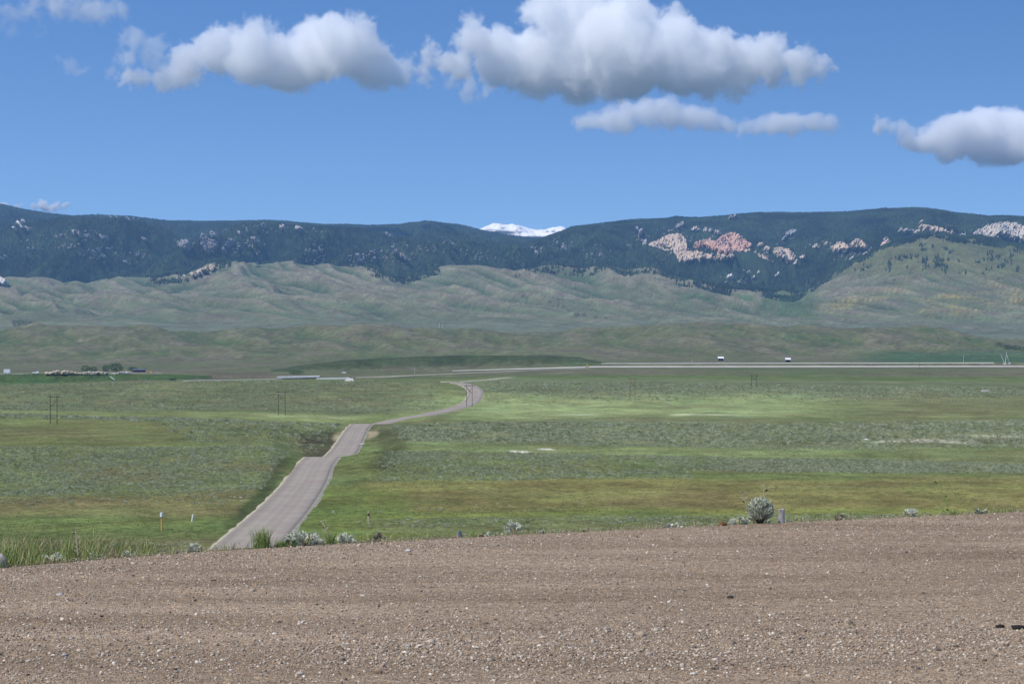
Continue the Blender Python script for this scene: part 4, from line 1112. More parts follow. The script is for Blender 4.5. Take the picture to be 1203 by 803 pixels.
# white sign above the near bridge
p = ground.ray(404, 441)
e = empty('road_sign', tuple(p), 'small white highway sign panel seen above the near bridge', 'sign')
MB().box((0, 0, 3.2), (4.6, .12, 1.6)).build('panel', M_CONC, e)
for s in (-1.5, 1.5): MB().tube((s, .1, -.5), (s, .1, 3.4), .08).build('post', M_DARKC, e)

# ------------------------------------------------------------------ power poles
M_WOOD = simple('weathered_pole', (.085, .065, .05), .9, .25, 1.5)
M_WOOD2 = simple('new_orange_pole', (.22, .135, .07), .9, .2, 1.5)
M_INS = simple('insulator', (.35, .35, .34), .4, .05, 1)
def hframe(u, v, hpx, wpx, label, mat=None, brace='x', tone=None):
    mat = mat or M_WOOD
    p = ground.ray(u, v); k = p[1] / F; h = hpx * k; wd = wpx * k
    e = empty('power_pole', tuple(p), label, 'power pole', 'wooden H-frame power poles')
    for s in (-1, 1): MB().tube((s * wd / 2, 0, -.8), (s * wd / 2, 0, h), .17, .12).build('pole', mat, e)
    MB().box((0, .2, h * .93), (wd * 1.9, .2, .3)).build('crossarm', mat, e)
    if brace in ('x', 'd'):
        MB().tube((-wd / 2, .15, h * .58), (wd / 2, .15, h * .82), .1).build('brace', mat, e)
    if brace == 'x': MB().tube((wd / 2, -.15, h * .58), (-wd / 2, -.15, h * .82), .1).build('brace', mat, e)
    for s in (-.9, 0, .9): MB().tube((s * wd, .2, h * .91), (s * wd, .2, h * .84), .1, .1, 6).build('insulator', M_INS, e)
    return e
hframe(63, 497.5, 34, 8, 'dark wooden H-frame power pole at the far left of the prairie', brace='d')
hframe(331, 487.5, 29, 8, 'dark wooden H-frame power pole left of the paved road', brace='x')
hframe(551.5, 477, 26, 6.5, 'dark wooden H-frame power pole in the bend of the paved road', brace='x')
hframe(743, 471, 28, 6, 'orange-brown wooden H-frame power pole right of the bend', mat=M_WOOD2, brace='x')
hframe(886, 457, 17, 6, 'dark wooden H-frame power pole below the right-hand shed', brace='x')
hframe(1084, 436, 22, 7.5, 'reddish wooden H-frame power pole standing across the highway', mat=M_WOOD2, brace='d')
def pole(u, v, hpx, label, mat, r=.15):
    p = ground.ray(u, v); h = hpx * p[1] / F
    e = empty('marker_pole', tuple(p), label, 'pole')
    MB().tube((0, 0, -.5), (0, 0, h), r, r * .8, 6).build('post', mat, e)
    MB().box((0, 0, h), (r * 3.4, r * 3.4, r * 3)).build('cap', mat, e)
pole(813, 427, 5, 'small pale pole beside the highway, below the left-hand shed', M_CONC)
pole(1132, 426, 9, 'thin white pole beside the highway near the right margin', M_CONC)
pole(487, 439, 6, 'small pale marker pole at the foot of the dark green berm', M_CONC)
pole(516, 382.5, 5, 'left one of two tiny white poles at the foot of the hills', M_CONC, .6)
pole(519.5, 382.5, 4, 'right one of two tiny white poles at the foot of the hills', M_CONC, .6)

# leaning white construction booms at the right end of the highway
def boom(u, v, du, dv, label):
    p = ground.ray(u, v); k = p[1] / F
    e = empty('crane_boom', tuple(p), label, 'boom')
    MB().box((0, 0, .7), (3.2, 2.2, 1.4)).build('base', M_CONC, e)
    MB().tube((0, 0, 1.2), (du * k, 0, -dv * k), .45, .25, 6).build('arm', M_CONC, e)
    MB().tube((du * k, 0, -dv * k), (du * k * 1.35, 0, -dv * k * 1.15), .12, .1, 6).build('tip', M_CONC, e)
boom(1180, 428, -4, -12, 'pale leaning boom near the right margin, leaning left')
boom(1181, 428, 1.5, -13, 'pale upright boom near the right margin, beside the leaning one')
boom(1186, 427.5, -3.5, -12, 'pale leaning boom, rightmost of the booms near the margin')

# ------------------------------------------------------------------ sheds, trailer, ranch yard
M_WHITE = simple('white_metal', (.80, .80, .80), .5, .05, .5)
M_BLACK = simple('dark_opening', (.018, .018, .02), .9, .1, 1)
M_GREYW = simple('grey_siding', (.30, .29, .27), .8, .15, .5)
def shed(u, v, wpx, label):
    p = ground.ray(u, v); k = p[1] / F; wd = wpx * k
    e = empty('shed', tuple(p), label, 'shed', 'white roofed sheds beyond the highway')
    h = 2.6 * k
    MB().box((0, wd * .5, h / 2 - .3), (wd * .8, .3, h + .6)).build('back_wall', M_BLACK, e)
    for s in (-1, 1): MB().box((s * wd * .38, wd * .25, h / 2 - .3), (.3, wd * .5, h + .6)).build('side_wall', M_BLACK, e)
    for s in (-.38, -.12, .12, .38): MB().box((s * wd, -.1, h / 2 - .3), (.35, .35, h + .6)).build('post', M_BLACK, e)
    MB().add([(-wd / 2, -1, h), (wd / 2, -1, h), (wd / 2, wd * .6, h + 1.9 * k), (-wd / 2, wd * .6, h + 1.9 * k), (-wd / 2, -1, h + .3), (wd / 2, -1, h + .3), (wd / 2, wd * .6, h + 1.9 * k + .3), (-wd / 2, wd * .6, h + 1.9 * k + .3)],
             [(3, 2, 1, 0), (4, 5, 6, 7), (0, 1, 5, 4), (1, 2, 6, 5), (2, 3, 7, 6), (3, 0, 4, 7)]).build('roof', M_WHITE, e)
shed(847, 423.5, 7, 'small open shed with a white roof, the left of two beyond the highway')
shed(926, 425, 6.5, 'small open shed with a white roof, the right of two, close above the highway')
def box_trailer(u, v, wpx, hpx, label):
    p = ground.ray(u, v); k = p[1] / F; wd = wpx * k; h = hpx * k
    e = empty('box_trailer', tuple(p), label, 'trailer')
    MB().box((0, 1.4, .9 + h / 2), (wd, 2.8, h)).build('body', M_WHITE, e)
    for s in (-.3, .3):
        for yy_ in (.3, 2.5): MB().tube((s * wd, yy_ - .15, .45), (s * wd, yy_ + .15, .45), .5, .5, 10).build('wheel', M_BLACK, e)
    MB().box((wd * .5 + .6, 1.4, .8), (1.4, .2, .2)).build('tow_bar', M_GREYW, e)
box_trailer(8, 439, 7.5, 4.5, 'white box trailer parked at the left margin on the pale yard')
p = ground.ray(43, 439)
e = empty('farm_truck', tuple(p), 'small white truck with sloping hood parked left of the rubble', 'truck')
k = p[1] / F
MB().box((1.2, 0, 1.7), (2.4, 2.2, 2.4), taper=.8).build('cab', M_WHITE, e)
MB().box((-2.4, 0, 1.3), (4.6, 2.2, 1.4), taper=.85).build('bed', M_CONC, e)
for s in (-3.4, 1.6):
    for q in (-1, 1): MB().tube((s, q - .15, .45), (s, q + .15, .45), .45, .45, 10).build('wheel', M_BLACK, e)
p = ground.ray(163, 437)
e = empty('farm_shed', tuple(p), 'long low dark shed with pale end beside the yard trees', 'shed')
MB().box((0, 3, 1.5), (15, 6, 3)).build('wall', simple('dark_boards', (.06, .055, .05), .9, .2, 1), e)
MB().add([(-8, -.5, 2.9), (8, -.5, 2.9), (8, 6.5, 2.9), (-8, 6.5, 2.9), (-8, 3, 4.6), (8, 3, 4.6)], [(0, 1, 5, 4), (2, 3, 4, 5), (0, 4, 3), (1, 2, 5)]).build('roof', simple('grey_roof', (.10, .11, .13), .7, .1, 1), e)
for k_, x_ in enumerate((-4, 0, 4)): MB().box((x_, -.06, 1.1), (2.0, .1, 2.2)).build('door', M_BLACK, e)

M_RUBBLE = tinted('rubble', scales=((.1, .1), (.5, .15), (2, .15)))
def heap(name, u, v, w_px, h_px, colr, label, seed, n=60, cat='rubble heap'):
    rg = np.random.default_rng(seed); p = ground.ray(u, v); k = p[1] / F
    VV = []; TT = []; CC = []; nb = 0
    for i in range(n):
        dx = rg.normal(0, .35) * w_px * k * .6; dx = np.clip(dx, -w_px * k / 2, w_px * k / 2); dy = rg.normal(0, 3)
        hh = h_px * k * (1 - (2 * dx / (w_px * k)) ** 2) * rg.random()
        s = rg.uniform(.25, .9) * max(h_px * k * .36, .5)
        V, T = lumps(1, int(rg.integers(1e6)), 1); V = V * s * np.array([1.3, 1, .7]) + np.array([dx, dy, hh * .7])
        VV.append(V); TT.append(T + nb); nb += len(V); CC.append(np.tile(np.array(colr) * rg.uniform(.7, 1.2), (len(V), 1)))
    me = mesh_np(name, np.vstack(VV), np.vstack(TT), [M_RUBBLE]); add_color(me, np.vstack(CC))
    return tag(link(name, me, loc=tuple(p)), label, cat)
heap('rubble_heap', 72, 439.3, 50, 5.4, (.60, .49, .36), 'long pale tan rubble heap, left part of the yard', 41, 240)
heap('rubble_heap', 112, 439.5, 46, 4.6, (.58, .50, .40), 'pale rubble heap in front of the yard trees', 42, 130)
heap('rubble_heap', 146, 438.8, 30, 3.6, (.64, .60, .54), 'whitish rubble heap between the trees and the shed', 43, 80)
heap('rubble_heap', 25, 439.8, 22, 1.2, (.45, .42, .38), 'thin greyish rubble row between trailer and truck', 46, 50)
heap('sand_heap', 175, 437.5, 9, 3.0, (.52, .33, .16), 'small orange sand heap at the right end of the shed', 44, 25, 'sand heap')
heap('rubble_heap', 184, 438, 8, 1.4, (.6, .57, .52), 'small white rubble heap right of the orange sand', 45, 14)

M_LEAF = varied('leaf_green', [(.075, .125, .040), (.095, .150, .050)], .9)
M_LEAFD = varied('leaf_dark', [(.045, .075, .034), (.060, .095, .042)], .9)
def tree(u, v, wpx, hpx, label, seed, sh=None, mat=None, group=None, cat='tree', leaves=700):
    sh = sh or ground
    p = sh.ray(u, v); k = p[1] / F; W = wpx * k; H = hpx * k
    e = empty('deciduous_tree', tuple(p), label, cat, group)
    mb = MB(); r = random.Random(seed)
    mb.tube((0, 0, -.5), (W * .03, 0, H * .4), H * .045, H * .03, 7)
    for i in range(5):
        a = r.uniform(0, 6.28); mb.tube((W * .03, 0, H * .35), (math.cos(a) * W * .3, math.sin(a) * W * .2, H * r.uniform(.55, .8)), H * .02, H * .008, 5)
    mb.build('trunk', M_BARK, e)
    me = bush_mesh('crown', leaves, seed, mat or M_LEAF, .17, .95, 1.0, .3)
    V = np.zeros(len(me.vertices) * 3, np.float32); me.vertices.foreach_get('co', V); V = V.reshape(-1, 3)
    V[:, 0] *= W * .56; V[:, 1] *= W * .5; V[:, 2] = V[:, 2] * H * .56
    V[:, 0] *= 1 + .18 * np.sin(V[:, 2] * 3 / H + seed)
    me.vertices.foreach_set('co', V.ravel()); me.update()
    link('crown', me, e)
    return e
G = 'round green trees beside the pale ranch yard'
tree(101, 437, 10, 8, 'leafy green tree, first of the ranch yard trees from the left', 51, group=G)
tree(110, 437, 9, 6, 'low round green tree, second of the ranch yard trees', 52, group=G)
tree(124, 437, 9, 8, 'small rounded green tree joined to the biggest yard tree', 53, group=G)
tree(136, 437.5, 17, 11, 'biggest and roundest of the ranch yard trees', 54, group=G)
tree(156, 436, 10, 5, 'low dark tree behind the ranch shed', 55, group=G, mat=M_LEAFD)
for k_, (u, v, w_, h_, l) in enumerate(((17, 383, 8, 7, 'left end tree of the lone dark row on the left foothill'), (24, 384, 8, 8, 'middle tree of the lone dark row on the left foothill'), (31, 384, 8, 8, 'third tree of the lone dark row on the left foothill'), (37, 384, 6, 6.5, 'right end tree of the lone dark row on the left foothill'))):
    tree(u, v, w_, h_, l, 60 + k_, foothills, M_LEAFD, 'lone dark tree row on the left foothill', leaves=350)
tree(678, 372, 9, 5, 'dark tree clump standing in the draw left of centre hill', 65, foothills, M_LEAFD, leaves=350)
tree(686, 372, 7, 4, 'smaller dark tree right of the clump in the draw', 66, foothills, M_LEAFD, leaves=300)
for k_, (u, v) in enumerate(((640, 349), (646, 355), (655, 359), (662, 361), (668, 366), (614, 350), (619, 352), (700, 374), (712, 375), (1173, 329), (1127, 322), (1050, 330), (1062, 348), (1010, 325))):
    tree(u, v, 5, 3.2, 'small dark shrubby tree dotted along the foothill draws', 70 + k_, foothills, M_LEAFD, 'small dark trees in the foothill draws', leaves=160)
for k_ in range(16):
    u = 1172 + k_ * 2.6 + random.uniform(-1, 1); v = 404.5 + k_ * .35 + random.uniform(-1.2, 1.6)
    tree(u, v + 3, random.uniform(6, 9), random.uniform(4.5, 6.5), 'dark round tree in the grove at the right margin above the highway', 90 + k_, ground, M_LEAFD, 'dark grove at the right margin above the highway', leaves=200)
for k_, (u, v) in enumerate(((833, 404.5), (836.5, 405), (841, 405.5), (845, 404.5), (848, 404))):
    tree(u, v, 2.2, 1.6, ('first', 'second', 'third', 'fourth', 'fifth')[k_] + ' from the left of the tiny dark shrubs above the left shed', 110 + k_, ground, M_LEAFD, 'tiny dark shrubs above the left shed', cat='shrub', leaves=80)
tree(348, 440, 14, 5, 'low green thicket behind the far bridge', 120, ground, M_LEAF, cat='thicket')
tree(203, 447, 9, 2.6, 'low dark bush on the pale verge left of the bridges', 121, ground, M_LEAFD, cat='bush')

# yellow machine by the highway
p = ground.ray(690, 431)
e = empty('loader', tuple(p), 'tiny yellow loader parked where the dark berm meets the highway', 'loader')
M_YEL = simple('yellow_paint', (.60, .38, .04), .5, .05, 1)
MB().box((0, 0, 1.3), (3.4, 2, 1.3)).build('body', M_YEL, e); MB().box((.2, 0, 2.5), (1.5, 1.7, 1.2), taper=.85).build('cab', M_YEL, e)
MB().box((-2.7, 0, .8), (.8, 2.2, 1)).build('bucket', M_YEL, e)
for s in (-1.1, 1.2):
    for q in (-1, 1): MB().tube((s, q - .2, .5), (s, q + .2, .5), .6, .6, 10).build('wheel', M_BLACK, e)

# fence line on the right prairie
e0 = ground.ray(955, 463); e1 = ground.ray(1215, 475)
fe = empty('wire_fence', tuple(e0), 'long line of small wooden fence posts crossing the right prairie', 'fence')
nF = 62; pm = None
for k in range(nF):
    f = k / (nF - 1); x = e0[0] + (e1[0] - e0[0]) * f; y = e0[1] + (e1[1] - e0[1]) * f; z = ground.z(x, y)
    if pm is None:
        o = MB().tube((0, 0, -.3), (0, 0, 1.5), .16, .14, 6).build('post', simple('fence_wood', (.26, .24, .20), .9, .2, 1), fe); pm = o.data
    else: o = link('post', pm, fe)
    o.location = (x - e0[0], y - e0[1], z - e0[2])
# guard rail left of the bridges
e0 = ground.ray(215, 448.2); e1 = ground.ray(332, 446.5)
gr_ = empty('guard_rail', tuple(e0), 'pale guard rail along the verge left of the far bridge', 'guard rail')
nG = 24; prev = None
mb = MB()
for k in range(nG):
    f = k / (nG - 1); x = (e1[0] - e0[0]) * f; y = (e1[1] - e0[1]) * f; z = ground.z(x + e0[0], y + e0[1]) - e0[2]
    MB().box((x, y, z + .4), (.25, .25, 1.2)).build('post', M_GREYW, gr_)
    if prev: mb.tube((prev[0], prev[1] - .15, prev[2] + .8), (x, y - .15, z + .8), .22, .22, 5)
    prev = (x, y, z)
mb.build('rail', M_CONC, gr_)
# fallen white beam on the bank
p = ground.ray(132, 446)
e = empty('white_pipe', tuple(p), 'short white pipe lying aslant on the dark green bank', 'pipe')
MB().tube((-2.5, 0, 3.5), (3, -3, .3), .35, .35, 8).build('pipe', M_CONC, e)

# small boulders on the prairie
for (u, v, s, l) in ((1018, 516.5, .8, 'left one of two small white stones right of the middle prairie'), (1022, 516.8, .7, 'right one of two small white stones right of the middle prairie'), (1156, 459.5, 1.6, 'left one of two white stones under the right highway'), (1160, 459.5, 1.5, 'right one of two white stones under the right highway'),
                     (276, 583.5, .25, 'tiny pale stone in the grass left of the paved road'), (283, 584, .28, 'tiny pale stone right beside the other, left of the paved road'), (392, 601, .3, 'lone pale stone in the grass right of the paved road'), (425, 522, .9, 'pale stone at the right shoulder of the paved road crest')):
    p = ground.ray(u, v); V, T = lumps(1, int(u), 2); V = V * s * np.array([1.3, 1, .6])
    me = mesh_np('boulder', V, T, [M_ROCK]); add_color(me, np.array([WHT] * len(V)))
    tag(link('boulder', me, loc=tuple(p)), l, 'stone')

# ------------------------------------------------------------------ near roadside: markers, posts, plants
M_ORANGE = simple('orange_marker', (.80, .42, .12), .7, .1, 20)
M_POSTW = simple('bleached_post', (.46, .42, .39), .9, .18, 30, .003)
def marker(u, v, h, label, wood, white_cap, rad, lean=0.0):
    p = ground.ray(u, v)
    e = empty('survey_marker', tuple(p), label, 'marker post')
    MB().tube((0, 0, -.2), (lean * h, 0, h), rad, rad, 8).build('post', wood, e)
    if white_cap: MB().tube((lean * h, 0, h - .1), (lean * h, 0, h + rad * 4.5), rad * 2.3, rad * 2.0, 10).build('cap', M_WHITE, e)
    return e
marker(190, 622.5, 2.9, 'orange pipeline marker post with a round white cap, left of the paved road', M_ORANGE, True, .17)
marker(225.5, 612, 1.5, 'short white marker stake leaning right, left of the paved road', M_WHITE, False, .2, .18)
e = marker(433, 614, 2.5, 'thin tan marker stake with a dark band, right of the paved road', simple('tan_stake', (.60, .50, .34), .8, .1, 5), False, .17)
MB().tube((0, 0, 1.55), (0, 0, 2.1), .19, .19, 8).build('band', simple('dark_band', (.08, .03, .03), .7, .1, 5), e)

def verge(u, back):
    """a spot just beyond the road edge"""
    t = (u - U0) / F; y = float(y_edge(np.array([t]))[0]) + back
    return np.array([t * y, y, ground_full.z(t * y, y)])
# bleached wooden post beside the big bush
p = verge(918, .18); k = p[1] / F
def stub(u, back, wpx, hpx, label, mat):
    p = verge(u, back); k = p[1] / F; r = wpx * k / 2; h = hpx * k
    e = empty('wooden_post', tuple(p), label, 'post')
    mb = MB(); n = 14; rr = random.Random(int(u)); prof = [1.04, 1.0, .97, .95, .93, .9]
    V = []; Fq = []
    for j, q in enumerate(prof):
        for i in range(n):
            a = 2 * math.pi * i / n; w_ = r * q * (1 + .05 * math.sin(a * 5 + u))
            V.append((math.cos(a) * w_, math.sin(a) * w_, -.06 + (h + .06) * j / (len(prof) - 1) + (rr.uniform(-.004, .004) if j == 5 else 0)))
    for j in range(len(prof) - 1):
        for i in range(n): Fq.append((j * n + i, j * n + (i + 1) % n, (j + 1) * n + (i + 1) % n, (j + 1) * n + i))
    Fq.append(tuple((len(prof) - 1) * n + i for i in range(n)))
    mb.add(V, Fq); mb.build('stake', mat, e)
    MB().tube((r * -.35, -r * .85, h * .93), (r * -.35, -r * 1.1, h * .93), r * .12, r * .12, 6).build('nail', M_BLACK, e)
stub(918, .15, 8, 17, 'bleached round wooden post stub beside the big sagebrush', M_POSTW)
stub(540, .12, 5.5, 9, 'short grey weathered stub at the road edge left of centre', simple('grey_stub', (.20, .21, .23), .9, .2, 30))
# whitish stone at the left margin
p = verge(2, .1); V, T = lumps(1, 77, 2); k = p[1] / F
me = mesh_np('boulder', V * np.array([6 * k, 5 * k, 9 * k]) + np.array([0, 0, 8 * k]), T, [M_ROCK]); add_color(me, np.array([(.46, .43, .38)] * len(V)))
tag(link('boulder', me, loc=tuple(p)), 'pale grey stone in the tall grass at the left margin', 'stone')

M_STEM = simple('woody_stem', (.16, .12, .09), .9, .2, 40)
def sage_bush(u, back, wpx, hpx, label, seed, leaves=1600, leaf=.075, mat=None, plume=True, narrow=.55):
    p = verge(u, back); k = p[1] / F; W = wpx * k; H = hpx * k
    e = empty('sagebrush', tuple(p), label, 'sagebrush')
    rg = np.random.default_rng(seed); mb = MB()
    tips = []
    nst = max(6, int(leaves / 60))
    for i in range(nst):
        a = rg.uniform(0, 6.283); el = rg.uniform(.15, 1.5); R = rg.uniform(.75, 1.0)
        el = math.asin(rg.uniform(-.85, 1.0))
        d = np.array([math.cos(a) * math.cos(el) * W * .46 * R, math.sin(a) * math.cos(el) * W * .46 * R, (.50 + .44 * math.sin(el) * R) * H])
        mid = d * .62 + np.array([0, 0, H * .02]) - np.array([d[0], d[1], 0]) * narrow * .15
        mb.tube((0, 0, -.02), tuple(mid), W * .012, W * .008, 4); mb.tube(tuple(mid), tuple(d), W * .008, W * .004, 4)
        tips.append((mid, d))
    mb.build('stems', M_STEM, e)
    n = leaves; ti = rg.integers(0, nst, n)
    f = rg.random(n) ** .55
    mids = np.array([t_[0] for t_ in tips])[ti]; ds = np.array([t_[1] for t_ in tips])[ti]
    c = mids * (1 - f[:, None]) + ds * f[:, None] + rg.normal(0, 1, (n, 3)) * np.array([W, W, H]) * .035
    c[:, 2] = np.maximum(c[:, 2], .003)
    dirv = (ds - mids); dirv /= np.linalg.norm(dirv, axis=1)[:, None]
    dirv = dirv + rg.normal(0, .55, (n, 3)); dirv[:, 2] += .5; dirv /= np.linalg.norm(dirv, axis=1)[:, None]
    sd2 = np.cross(dirv, rg.normal(size=(n, 3))); sd2 /= np.linalg.norm(sd2, axis=1)[:, None]
    L_ = (W * leaf * rg.uniform(.6, 1.3, n))[:, None]
    V = np.stack([c, c + dirv * L_ * .55 + sd2 * L_ * .2, c + dirv * L_, c + dirv * L_ * .55 - sd2 * L_ * .2], 1).reshape(-1, 3)
    link('foliage', mesh_np('foliage', V, np.arange(4 * n).reshape(-1, 4), [mat or M_SAGE_NEAR]), e)
    return e
sage_bush(893, .12, 37, 34, 'big round silvery sagebrush beside the bleached post', 201, 5200, .085)
sage_bush(868, .05, 26, 9, 'low silvery sage growth left of the big round bush', 211, 700, .13)
sage_bush(603, .10, 24, 17, 'silvery sagebrush with two upright plumes at the road edge near centre', 202, 900, .13)
sage_bush(638, .06, 9, 6, 'very small sage sprig right of the two-plumed one', 203, 160, .25)
sage_bush(360, .10, 44, 18, 'wide silvery sagebrush right of the green grass tuft', 204, 1600, .09)
sage_bush(407, .12, 28, 12, 'smaller silvery sagebrush right of the wide one', 205, 800, .11)
sage_bush(341, .05, 22, 9, 'low greenish sage sprawling at the left foot of the wide one', 206, 500, .13, simple('greener_sage', (.17, .25, .12), .9, .2, 30))
sage_bush(228, .08, 20, 12, 'small silvery sagebrush where the paved road disappears', 207, 800, .12)
sage_bush(1068, .08, 22, 10, 'low silvery sagebrush at the road edge on the right', 208, 600, .13)
sage_bush(440, .14, 26, 12, 'brownish dry weed at the road edge right of the sages', 209, 500, .10, simple('dry_weed', (.30, .25, .18), .9, .25, 30))
sage_bush(983, .06, 22, 9, 'thin dry sprigs at the road edge right of the bleached post', 210, 160, .16, simple('straw', (.42, .38, .26), .9, .2, 30))

def blades(name, rng_seed, spots, mat, parent=None, kind=None, loc=(0, 0, 0)):
    """spots: list of (x, y, z, height, width, lean)"""
    r = np.random.default_rng(rng_seed); V = []; Fq = []
    for (x, y, z, h, wd, ln) in spots:
        a = r.uniform(0, 6.283); d = np.array([math.cos(a), math.sin(a) * .6, 0]) * ln * h
        s = np.array([math.cos(a + 1.3), math.sin(a + 1.3), 0]) * wd * .5
        if abs(s[0]) < wd * .25: s[0] = wd * .3
        b0 = np.array([x, y, z - .01]); p1 = b0 + d * .25 + np.array([0, 0, h * .5]); p2 = b0 + d * .6 + np.array([0, 0, h * .8]); p3 = b0 + d + np.array([0, 0, h])
        b = len(V)
        V += [b0 - s, b0 + s, p1 + s * .85, p1 - s * .85, p2 + s * .6, p2 - s * .6, p3 + s * .1, p3 - s * .1]
        Fq += [(b, b + 1, b + 2, b + 3), (b + 3, b + 2, b + 4, b + 5), (b + 5, b + 4, b + 6, b + 7)]
    return link(name, mesh_np(name, V, Fq, [mat]), parent, loc)
def grassmat(name, a, b_):
    m, nt, b = new_mat(name)
    g = nt.nodes.new('ShaderNodeNewGeometry')
    cr = nt.nodes.new('ShaderNodeValToRGB'); cr.color_ramp.elements[0].color = (*a, 1); cr.color_ramp.elements[1].color = (*b_, 1)
    nt.links.new(g.outputs['Random Per Island'], cr.inputs[0]); nt.links.new(cr.outputs[0], b.inputs['Base Color']); b.inputs['Roughness'].default_value = .8
    b.inputs['Specular IOR Level'].default_value = .2
    return m
M_GR1 = grassmat('verge_grass_blades', (.15, .24, .05), (.36, .38, .14))
M_GR2 = grassmat('dry_grass_blades', (.40, .33, .18), (.58, .50, .30))
M_GR3 = grassmat('deep_green_blades', (.15, .24, .05), (.36, .42, .14))
rg = np.random.default_rng(77)
sp = []; spd = []
for k in range(34000):
    u = rg.uniform(-120, 1330)
    hfac = np.interp(u, [-120, 0, 60, 110, 150, 210, 330, 600, 900, 1203, 1330], [17, 18, 12, 14, 8, 3, 4, 3, 2.6, 3.6, 4])
    dn_ = np.interp(u, [-120, 0, 100, 160, 220, 340, 430, 600, 1203, 1330], [.8, .8, .8, .5, .15, .2, .25, .10, .08, .12])
    if rg.random() > dn_: continue
    n_ = float(fbm(np.array([u / 23.]), np.array([0.]), 3, 830)[0])
    if n_ < .05 and rg.random() < .62: continue
    deep = np.interp(u, [0, 140, 200], [1.6, 1.2, .5])
    bk = .02 + rg.random() ** 1.3 * deep
    p = verge(u, bk); kpx = p[1] / F
    h = hfac * kpx * (.2 + .85 * rg.random() ** 1.5) * (1 + 1.1 * n_) + .15 * bk
    if h < .01: continue
    (sp if rg.random() < .78 else spd).append((p[0], p[1], p[2], h, rg.uniform(.002, .0048), rg.uniform(.2, 1.1)))
tag(blades('verge_grass', 1, sp, M_GR1), kind='stuff')
tag(blades('dry_verge_grass', 2, spd, M_GR2), kind='stuff')
def tuft(u, back, wpx, hpx, n, label, mat, seed, lean=.65, bw=.0042):
    p = verge(u, back); k = p[1] / F; r = random.Random(seed)
    s = [(r.gauss(0, wpx * k * .16), r.gauss(0, wpx * k * .12), 0, hpx * k * r.uniform(.3, 1) ** .8, bw * r.uniform(.7, 1.2), lean * r.uniform(.2, 1)) for i in range(n)]
    o = blades('grass_tuft', seed, s, mat, loc=tuple(p)); return tag(o, label, 'grass')
tuft(307, .06, 30, 30, 230, 'tall bright green grass tuft in front of the paved road', M_GR3, 301)
tuft(388, .10, 14, 18, 70, 'narrow green grass tuft between the two silvery sages', M_GR3, 302)
tuft(330, .06, 24, 13, 120, 'short green grass tuft left of the wide sage', M_GR3, 307)
tuft(12, .3, 30, 30, 110, 'tall green grass clump beside the pale stone at the left margin', M_GR3, 303)
tuft(556, .05, 14, 9, 40, 'small green grass tuft right of the grey stub', M_GR3, 304)
tuft(1120, .06, 26, 9, 70, 'low green leafy tuft at the foot of the tall stalk', M_GR3, 305)
tuft(1180, .10, 40, 7, 80, 'low grass tuft at the road edge near the right margin', M_GR1, 306)
sage_bush(62, .35, 26, 12, 'low grey-green sage in the left verge grass, left of the seed stalk', 221, 500, .12)
sage_bush(112, .30, 22, 10, 'low grey-green sage in the left verge grass, right of the seed stalk', 222, 420, .13)
sage_bush(150, .15, 20, 8, 'low sage at the right end of the left verge grass', 223, 320, .14)
sage_bush(575, .12, 14, 5, 'tiny sage sprig left of the two-plumed bush', 224, 160, .2)
sage_bush(790, .10, 26, 6, 'flat sage patch at the road edge halfway to the big bush', 225, 300, .14)
sage_bush(1150, .10, 24, 6, 'flat sage patch at the road edge right of the tall stalk', 226, 300, .14)
tuft(40, .45, 22, 22, 60, 'thin yellow-green grass clump in the left verge', M_GR1, 310)
tuft(80, .40, 26, 26, 70, 'tall thin grass clump just left of the seed stalk', M_GR1, 311)
tuft(132, .25, 22, 16, 60, 'shorter dry grass clump near the right end of the left verge grass', M_GR2, 312)
def stalk(u, back, hpx, dpx, label, seed, mat, heads=True):
    p = verge(u, back); k = p[1] / F; r = random.Random(seed)
    e = empty('weed_stalk', tuple(p), label, 'weed')
    prev = (0, 0, -.01); mb = MB(); pts = []
    for i in range(1, 9):
        f = i / 8; q = (dpx * k * f ** 1.25, 0, hpx * k * f); mb.tube(prev, q, .009 * (1.2 - f), .009 * (1.1 - f), 5); pts.append(q); prev = q
    mb.build('stem', mat, e)
    V = []; Fq = []
    for q in pts[:-1] * 3:
        a = r.uniform(0, 6.28); L_ = hpx * k * r.uniform(.08, .2); b = len(V); wd = .005
        V += [q, (q[0] + math.cos(a) * L_ * .5, q[1], q[2] + L_ * .45 + wd), (q[0] + math.cos(a) * L_, q[1], q[2] + L_ * .5), (q[0] + math.cos(a) * L_ * .5, q[1], q[2] + L_ * .2)]
        Fq.append((b, b + 1, b + 2, b + 3))
    link('leaf', mesh_np('leaf', V, Fq, [mat]), e)
    return e
stalk(1117, .05, 43, -18, 'tall thin green weed stalk leaning left at the right road edge', 401, M_GR3)
stalk(1112, .07, 18, -12, 'short weed stalk left of the tall leaning one', 402, M_GR3)
stalk(388, .12, 30, -10, 'thin straw stalk leaning left above the narrow green tuft', 403, M_GR2)
stalk(92, .3, 42, -4, 'yellowish seed stalk rising from the left verge grass', 404, M_GR2)
stalk(885, .14, 40, -16, 'dry straw stalk poking out left of the big round bush', 405, M_GR2)
stalk(896, .14, 50, 2, 'upright dry straw stalk poking out of the top of the big round bush', 406, M_GR2)
